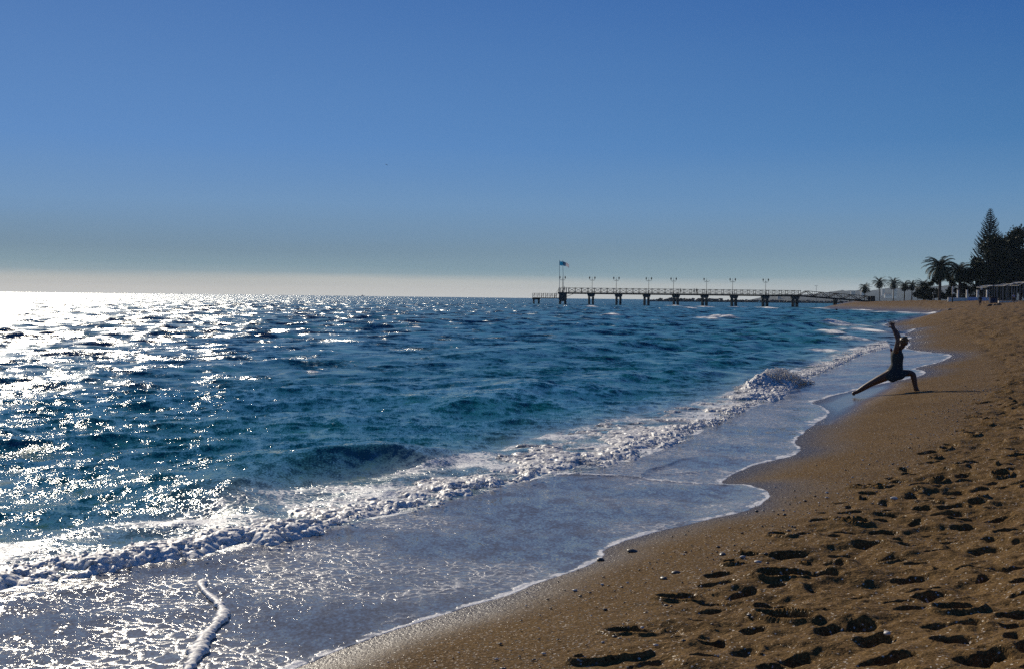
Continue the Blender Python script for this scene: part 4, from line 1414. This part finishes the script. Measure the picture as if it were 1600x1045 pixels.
broad(1446, 352, 26 * mp_, 28 * mp_, .2, "dark rounded shrub under the bushy palm", 41, 5000, ncl=14, size=.42, name="shrub", cat="shrub", group="shrubs at the back of the beach")
broad(1459, 345, 22 * mp_, 36 * mp_, .2, "dark shrub at the left foot of the big date palm", 43, 4500, ncl=12, size=.42, name="shrub", cat="shrub", group="shrubs at the back of the beach")
broad(1482, 340, 26 * mp_, 42 * mp_, .2, "tall dark shrub filling the gap right of the big date palm", 45, 5500, ncl=14, size=.42, name="shrub", cat="shrub", group="shrubs at the back of the beach")
broad(1510, 340, 28 * mp_, 46 * mp_, .2, "dark shrub behind the white wall pillars, below the smaller tree", 47, 5500, ncl=14, size=.42, name="shrub", cat="shrub", group="shrubs at the back of the beach")
broad(1537, 335, 28 * mp_, 44 * mp_, .2, "dark shrub behind the person in shorts", 49, 5500, ncl=14, size=.42, name="shrub", cat="shrub", group="shrubs at the back of the beach")
broad(1602, 322, 34 * mp_, 44 * mp_, .2, "olive shrub behind the white canopy frame", 53, 6000, 'leaf2', ncl=14, size=.42, name="shrub", cat="shrub", group="shrubs at the back of the beach")
broad(1433, 362, 16 * mp_, 16 * mp_, .2, "low dark shrub at the left end of the hedge", 55, 3000, ncl=10, size=.38, name="shrub", cat="shrub", group="shrubs at the back of the beach")

broad(1562, 322, 22 * mp_, 30 * mp_, .2, "dark shrub hiding the lower left of the shaded house", 57, 4500, ncl=12, size=.42, name="shrub", cat="shrub", group="shrubs at the back of the beach")
broad(1582, 318, 16 * mp_, 24 * mp_, .2, "small dark shrub hiding the foot of the shaded house", 59, 3500, ncl=10, size=.42, name="shrub", cat="shrub", group="shrubs at the back of the beach")
# ------------------------------------------------------------------ wall, house, canopy, people on the upper beach
WY = 290.0
wx0, wx1 = at(1481, WY)[0], at(1556, WY)[0]
wz = on_y(1520, 471.5, WY).z
wall = empty("boundary_wall", ((wx0 + wx1) / 2, WY, wz), "low white and pale blue wall with white pillars below the trees", "wall")
tz = on_y(1520, 464.6, WY).z
wm = at(1512, WY)[0]
prt(MB().box(((wm + wx1) / 2, WY, (tz + wz) / 2 - .3), (wx1 - wm, .3, tz - wz + .6)), "blue_section", M['blue'], wall)
prt(MB().box(((wm + wx0) / 2, WY, (tz + wz) / 2 - .3), (wm - wx0, .296, tz - wz + .3)), "white_section", M['white'], wall)
for px in (1496.5, 1510.5, 1527, 1542):
    xx = at(px, WY)[0]; zt = on_y(px, 453.8, WY).z
    prt(MB().box((xx, WY - .02, (zt + wz) / 2), (.34, .38, zt - wz)).box((xx, WY - .02, zt + .04), (.44, .48, .09)), "pillar", M['white'], wall)
q = on_y(1533, 446, WY)
fl = MB()
for a, b in ((1496.5, 1510.5), (1510.5, 1527), (1527, 1542)):
    xa, xb = at(a, WY)[0] + .19, at(b, WY)[0] - .19
    for k in range(1, 12):
        fl.box((xa + (xb - xa) * k / 12, WY, tz + .62), (.025, .025, 1.15))
    fl.box(((xa + xb) / 2, WY, tz + 1.15), (xb - xa, .04, .05))
prt(fl, "iron_railing", M['iron'], wall)
sx0, sy0, sz0 = at(1488, 270)
e = empty("sign_post", (sx0, sy0, sz0), "slim white-topped post standing alone left of the white wall", "post")
zt = on_y(1488, 447.5, 270).z - sz0; zm_ = on_y(1488, 460, 270).z - sz0
MB().box((0, 0, zm_ / 2 - .1), (.22, .2, zm_ + .2)).build("post", M['iron'], e)
MB().box((0, 0, (zt + zm_) / 2), (.26, .1, zt - zm_)).build("panel", M['white'], e)
sx0, sy0, sz0 = at(1533.3, 283)
e = empty("sign_post", (sx0, sy0, sz0), "pale upright panel on a post behind the person in shorts", "post")
zt = on_y(1533, 446.5, 283).z - sz0
MB().tube([(0, 0, -.3), (0, 0, zt - 1)], .06, 8).build("post", M['iron'], e)
MB().box((0, 0, zt - .5), (.42, .08, 1.0)).build("panel", M['white'], e)

HY = 338.0
a, b = on_y(1562, 426, HY), on_y(1588, 466, HY)
e = empty("beach_house", ((a.x + b.x) / 2, HY + 4, at(1575, HY)[2]), "shaded pale house with a tiled roof half hidden among the trees", "house")
w = b.x - a.x; h = a.z - e.location.z
MB().box((0, 0, h / 2 - .3), (w, 8, h + .6)).build("wall", M['housewall'], e)
mb = MB(); mb.v = [(-w * .58, -4.7, h), (w * .58, -4.7, h), (w * .58, 4.7, h), (-w * .58, 4.7, h), (-w * .4, 0, h + 1.3), (w * .4, 0, h + 1.3)]
mb.f = [(0, 1, 5, 4), (1, 2, 5), (2, 3, 4, 5), (3, 0, 4), (3, 2, 1, 0)]
mb.build("roof", M['roof'], e)
for dx in (-.28, .1, .34):
    wi = MB().box((w * dx, -4.02, h * .62), (.9, .1, 1.3)).build("window", M['glass'], e)
    MB().box((w * dx, -4.05, h * .62 + .72), (1.1, .14, .12)).box((w * dx, -4.05, h * .62 - .72), (1.1, .18, .1)).build("frame", M['housewall'], wi)

CY = 225.0
cpx = [(1542, 448.5), (1551, 446.5), (1560, 445.4), (1571, 446.2), (1580, 444.6), (1589, 443.0), (1592.5, 445.6), (1602, 441.0), (1614, 440)]
e = empty("canopy_frame", at(1575, CY), "open frame of white metal posts and a thin roof rail on the upper beach", "canopy frame")
mb = MB()
for dy in (0, 5.0):
    for p, q in zip(cpx[:-1], cpx[1:]):
        a, b = on_y(*p, CY), on_y(*q, CY)
        mb.beam((a.x, CY + dy, a.z), (b.x, CY + dy, b.z), .07, .10)
for p in cpx:
    a = on_y(*p, CY); mb.beam((a.x, CY, a.z - .07), (a.x, CY + 5, a.z - .07), .05)
prt(mb, "roof_rail", M['white'], e)
for px in (1546.5, 1554, 1559, 1567, 1574, 1581, 1585, 1589.5, 1594, 1599, 1606):
    py = np.interp(px, [c[0] for c in cpx], [c[1] for c in cpx])
    a = on_y(px, py, CY)
    for dy in (0, 5.0):
        prt(MB().tube([(a.x, CY + dy, sand_z(a.x, CY + dy) - .3), (a.x, CY + dy, a.z - .05)], .045 if dy == 0 else .035, 8), "post", M['steel'], e)
bx_, by_, bz_ = at(1551.5, 222)
e = empty("storage_chest", (bx_, by_, bz_), "dark blue-black chest standing on the sand by the blue wall", "chest")
MB().box((0, 0, .45), (1.25, .7, .95)).build("body", M['navy'], e)
MB().box((0, -.02, .98), (1.33, .78, .12)).build("lid", M['darkcloth'], e)
wx_, wy_, wz_ = at(1575, 226)
e = MB().box((0, 0, .05), (3.6, .35, .5)).build("low_kerb", M['white']); e.location = (wx_, wy_, wz_)
tag(e, "low white kerb at the foot of the canopy frame", "kerb")
small_person("person", at(1531.5, 190), 1.78, -1.9, "person in dark top and navy shorts standing on the upper beach by the blue wall", M['darkcloth'], M['navy'], .14)
small_person("person", at(1584, 195), 1.72, 1.8, "person in a pale lilac top standing by the canopy frame at the right", M['lilac'], M['darkcloth'], .05)
for k, (px, Y, r_, lab) in enumerate([(1547, 168, .30, "brown boulder left of a pale one below the storage chest"), (1555, 166, .26, "small dark boulder in the middle of the rubble below the chest"), (1561, 164, .32, "pale boulder right of the rubble below the chest"),
                                      (1485, 200, .30, "lone dark stump-like rock on the sand left of the trees' wall")]):
    x, y, z = at(px, Y)
    o = MB().blob((0, 0, r_ * .3), (r_ * 1.4, r_, r_ * .8), 2, .12, random.Random(k)).build("boulder", M['rock'] if k in (1, 3) else M['trunk'], None, True)
    o.location = (x, y, z); tag(o, lab, "rock", "rocks on the upper beach")
for k, (px, py, r_, lab) in enumerate([(1322, 477.5, .8, "dark rock at the water's edge below the gangway, nearer the support"), (1331, 477.8, .55, "smaller dark rock at the water's edge below the gangway")]):
    q = on_y(px, py, 400)
    o = MB().blob((0, 0, 0), (r_ * 1.6, r_, r_ * .6), 2, .15, random.Random(k + 9)).build("boulder", M['rock'], None, True)
    o.location = (q.x, 400, max(.1, q.z)); tag(o, lab, "rock", "rocks by the gangway")

# ------------------------------------------------------------------ a gull far off
e = bpy.data.objects.new("gull", None)
gp = ray(604, 258) * 260 + Vector((0, 0, H))
gb = skin_mesh("gull", [(0, 0, 0), (.16, 0, .01), (.24, 0, .03), (-.18, 0, 0), (-.30, 0, .01), (.03, .20, .10), (-.05, .58, .02), (.03, -.20, .10), (-.05, -.58, .02)],
               [(0, 1), (1, 2), (0, 3), (3, 4), (0, 5), (5, 6), (0, 7), (7, 8)], [(.07, .07), .055, .025, .05, (.05, .012), (.07, .014), (.02, .006), (.07, .014), (.02, .006)], M['gull'], None, 1)
bpy.data.objects.remove(e)
gb.location = gp; gb.rotation_euler = (.5, .1, .8)
tag(gb, "tiny pale gull gliding high in the blue sky over the sea", "gull")

# ------------------------------------------------------------------ the woman stretching at the water's edge
fx, fy, fz = on_sand(1432, 611)
KP = fy / F / 6.968                           # metres per pixel of the enlarged crop she was measured on
def J(cx, cy, dy=0.0):
    return ((cx - 850) * KP, dy, (908 - cy) * KP)
woman = empty("person", (fx, fy, fz), "woman in a short dark dress lunging at the water's edge with both arms raised", "person", None, -math.atan2(fx, fy))
woman.location.z -= .062
V = []; E = []; RA = []
def jn(cx, cy, dy, r_, par=None):
    V.append(J(cx, cy, dy)); RA.append(r_)
    if par is not None: E.append((par, len(V) - 1))
    return len(V) - 1
pel = jn(596, 690, 0, .145)
wst = jn(640, 590, 0, .115, pel); chs = jn(642, 505, 0, .125, wst); nb_ = jn(645, 448, 0, .075, chs)
nk = jn(668, 415, 0, .052, nb_); hd0 = jn(692, 385, 0, .075, nk); hd1 = jn(712, 345, 0, .100, hd0); hd2 = jn(722, 315, 0, .075, hd1)
jn(722, 392, 0, .030, hd0)                    # chin and jaw
nose = jn(748, 365, 0, .022, hd1)
# rear leg, stretched out behind
h1 = jn(555, 705, -.09, .115, pel); m1 = jn(455, 757, -.10, .092, h1); k1 = jn(358, 812, -.11, .070, m1); c1 = jn(302, 850, -.11, .066, k1); a1 = jn(225, 903, -.11, .044, c1)
hl = jn(182, 916, -.11, .040, a1); jn(204, 942, -.12, .042, hl); 
# front leg, bent
h2 = jn(655, 690, .10, .100, pel); m2 = jn(735, 684, .13, .080, h2); k0 = jn(786, 684, .15, .074, m2); k2 = jn(812, 697, .15, .070, k0); k3 = jn(815, 722, .15, .070, k2); c2 = jn(823, 765, .15, .068, k3); a2 = jn(846, 868, .15, .045, c2)
jn(838, 888, .15, .042, a2); b2 = jn(872, 890, .15, .036, a2); jn(896, 899, .15, .026, b2)
# arms and hands
HANDS = []
for sd, off in ((-1, 0), (1, 14)):
    sh = jn(628 + off * .3, 450, sd * .155, .066, nb_)
    ua = jn(638 + off, 390, sd * .19, .058, sh)
    el = jn(648 + off, 318, sd * .20, .050, ua)
    fa = jn(624 + off, 255, sd * .17, .047, el)
    wr = jn(594 + off, 196, sd * .13, .031, fa)
    HANDS.append((wr, off, sd))
    pm = jn(578 + off, 168, sd * .12, (.036, .018), wr)
    for (dx, dy_, ln) in ((-36, -40, 1), (-16, -52, 1.0), (2, -54, 1), (22, -44, 1)):
        k_ = jn(578 + off + dx * .45, 168 + dy_ * .45, sd * .12 + .01 * sd, .0105, pm)
        f1 = jn(578 + off + dx * .80, 168 + dy_ * .78, sd * .12 + .008 * sd, .0095, k_)
        jn(578 + off + dx * 1.0 - 3, 168 + dy_, sd * .12, .008, f1)
    t1 = jn(562 + off, 178, sd * .10, .012, wr); jn(540 + off, 188, sd * .085, .009, t1)
body = skin_mesh("body", V, E, RA, M['skin'], woman, 2)
# dress: rings from the neckline to the hem
def ring(cx, cy, hx, hy, tilt=0.0, n=40, droop=0.0, wav=0.0):
    out_ = []
    for k in range(n):
        a = 2 * math.pi * k / n
        x = cx + hx * math.cos(a)
        out_.append(J(x, cy + tilt * math.cos(a) + droop * (1 - abs(math.cos(a)) ** 1.5) + wav * math.sin(a * 9), 0)[0:1] + (hy * KP * math.sin(a),) + J(x, cy + tilt * math.cos(a) + droop * (1 - abs(math.cos(a)) ** 1.5) + wav * math.sin(a * 7 + 1), 0)[2:])
    return out_
rings = [ring(642, 428, 26, 50, 4), ring(641, 438, 46, 74, 6), ring(640, 460, 62, 88, 8), ring(641, 500, 70, 88, 4), ring(640, 548, 64, 78, 0), ring(640, 590, 63, 72, 2), ring(630, 630, 76, 84, 4), ring(606, 672, 104, 98, -12),
         ring(616, 698, 146, 112, -18, wav=2), ring(612, 712, 142, 116, -6, droop=38, wav=4), ring(610, 716, 136, 114, -5, droop=58, wav=6)]
mb = MB()
for rg in rings: mb.v += rg
n_ = 40
for i in range(len(rings) - 1):
    for k in range(n_):
        k2_ = (k + 1) % n_
        mb.f.append((i * n_ + k, i * n_ + k2_, (i + 1) * n_ + k2_, (i + 1) * n_ + k)[::-1])
dr = mb.build("dress", M['dress'], woman, True)
so = dr.modifiers.new("thick", 'SOLIDIFY'); so.thickness = .006
# plum shoulder strap bow behind her back
mb = MB(); c = J(576, 432, 0)
mb.blob(c, (.025, .03, .035), 2, .15); mb.tube([J(576, 440), J(584, 480, -.03), J(596, 520, -.06)], [.014, .020, .012], 8)
mb.build("strap", M['strap'], woman, True)
# hair: tousled, gathered to a small tuft on top
mb = MB()
rn = random.Random(2)
hc = Vector(J(712, 335))
for k in range(150):
    a = rn.uniform(0, 6.28); b_ = rn.uniform(-.5, 1.5)
    d = Vector((math.cos(a) * math.cos(b_), math.sin(a) * math.cos(b_), math.sin(b_)))
    if d.x > .45 and d.z < .2: continue
    p = hc + Vector((d.x * .078, d.y * .074, d.z * .082))
    q = p + Vector((d.x, d.y, d.z - .4)) * rn.uniform(.02, .035)
    mb.tube([p - d * .02, p, q], [.024, .022, .006], 5)
for k in range(26):
    p = Vector(J(722 + rn.uniform(-10, 10), 306, rn.uniform(-.02, .02)))
    mb.tube([p, p + Vector((rn.uniform(.0, .04), rn.uniform(-.03, .03), rn.uniform(.02, .055)))], [.012, .003], 5)
mb.blob(tuple(hc + Vector((-.008, 0, .008))), (.088, .082, .086), 3, .03)
mb.build("hair", M['hair'], woman, True)

# ------------------------------------------------------------------ stones and shells on the sand
STN = [(988, 862, .05, "dark oval stone on the wet sand near the water's edge"), (938, 875, .045, "wet dark stone right at the foam edge of the swash"), (1037, 904, .035, "flat grey stone, left of a close pair on the smooth sand"),
       (1056, 895, .035, "dark grey stone, right of a close pair on the smooth sand"), (1129, 867, .04, "glossy dark stone beside the gravel strip"), (1060, 1026, .04, "grey stone near the bottom edge of the photo"),
       (1397, 779, .045, "pale stone in the gravel below the trodden sand"), (1386, 990, .03, "small white shell lying in a footprint")]
for k, (px, py, r_, lab) in enumerate(STN):
    x, y, z = on_sand(px, py)
    sh_ = 'shell' in lab
    r_ *= .62
    o = MB().blob((0, 0, r_ * .2), (r_ * 1.5, r_, r_ * .6), 2, .10, random.Random(k + 40)).build("shell" if sh_ else "stone", M['paleshell'] if sh_ or 'pale' in lab else M['stone'], None, True)
    o.location = (x, y, z); o.rotation_euler = (0, .1, k * 1.1)
    tag(o, lab, "shell" if sh_ else "stone", "stones on the sand")
def build_pebbles():
    rn = random.Random(77)
    for nm, m, cnt, lab in (("pebbles", M['stone'], 1100, "scatter of small dark pebbles along the gravel strip of the beach"), ("shell_grit", M['paleshell'], 420, "scatter of tiny pale shell bits along the gravel strip")):
        mb = MB()
        Z, _ = resample(zone, 600)
        Z = [z for z in Z if 4.5 < z[1] < 26]
        for k in range(cnt):
            c = Z[rn.randrange(len(Z))]
            x = c[0] + rn.gauss(-.25, .40); y = c[1] + rn.gauss(0, .3)
            r_ = min(.018, rn.lognormvariate(math.log(.0055), .45))
            mb.blob((x, y, 0), (r_ * rn.uniform(1, 1.7), r_, r_ * .6), 1, .2, rn)
        v = np.array(mb.v); nv = 42 if False else len(mb.v) // cnt
        cen = v.reshape(cnt, nv, 3).mean(1)
        zz = sand_base(cen[:, 0], cen[:, 1]) + .008
        v[:, 2] += np.repeat(zz, nv)
        mb.v = [tuple(q) for q in v]
        o = mb.build(nm, m, None, True); tag(o, lab, "pebbles", kind='stuff')
build_pebbles()

# ------------------------------------------------------------------ sea haze
def build_haze():
    mb = MB()
    x0_, x1_, y0_, y1_, z0_, z1_ = -4200, 4200, -120, 6000, -3.5, 48
    mb.box(((x0_ + x1_) / 2, (y0_ + y1_) / 2, (z0_ + z1_) / 2), (x1_ - x0_, y1_ - y0_, z1_ - z0_))
    m = bpy.data.materials.new("sea haze"); m.use_nodes = True
    t = m.node_tree; t.nodes.remove(t.nodes['Principled BSDF'])
    v = t.nodes.new('ShaderNodeVolumePrincipled')
    v.inputs['Color'].default_value = (.62, .80, 1.0, 1); v.inputs['Density'].default_value = HAZE
    t.links.new(v.outputs[0], t.nodes['Material Output'].inputs['Volume'])
    o = mb.build("haze", m); tag(o, kind='stuff')
HAZE = 0.00006
build_haze()
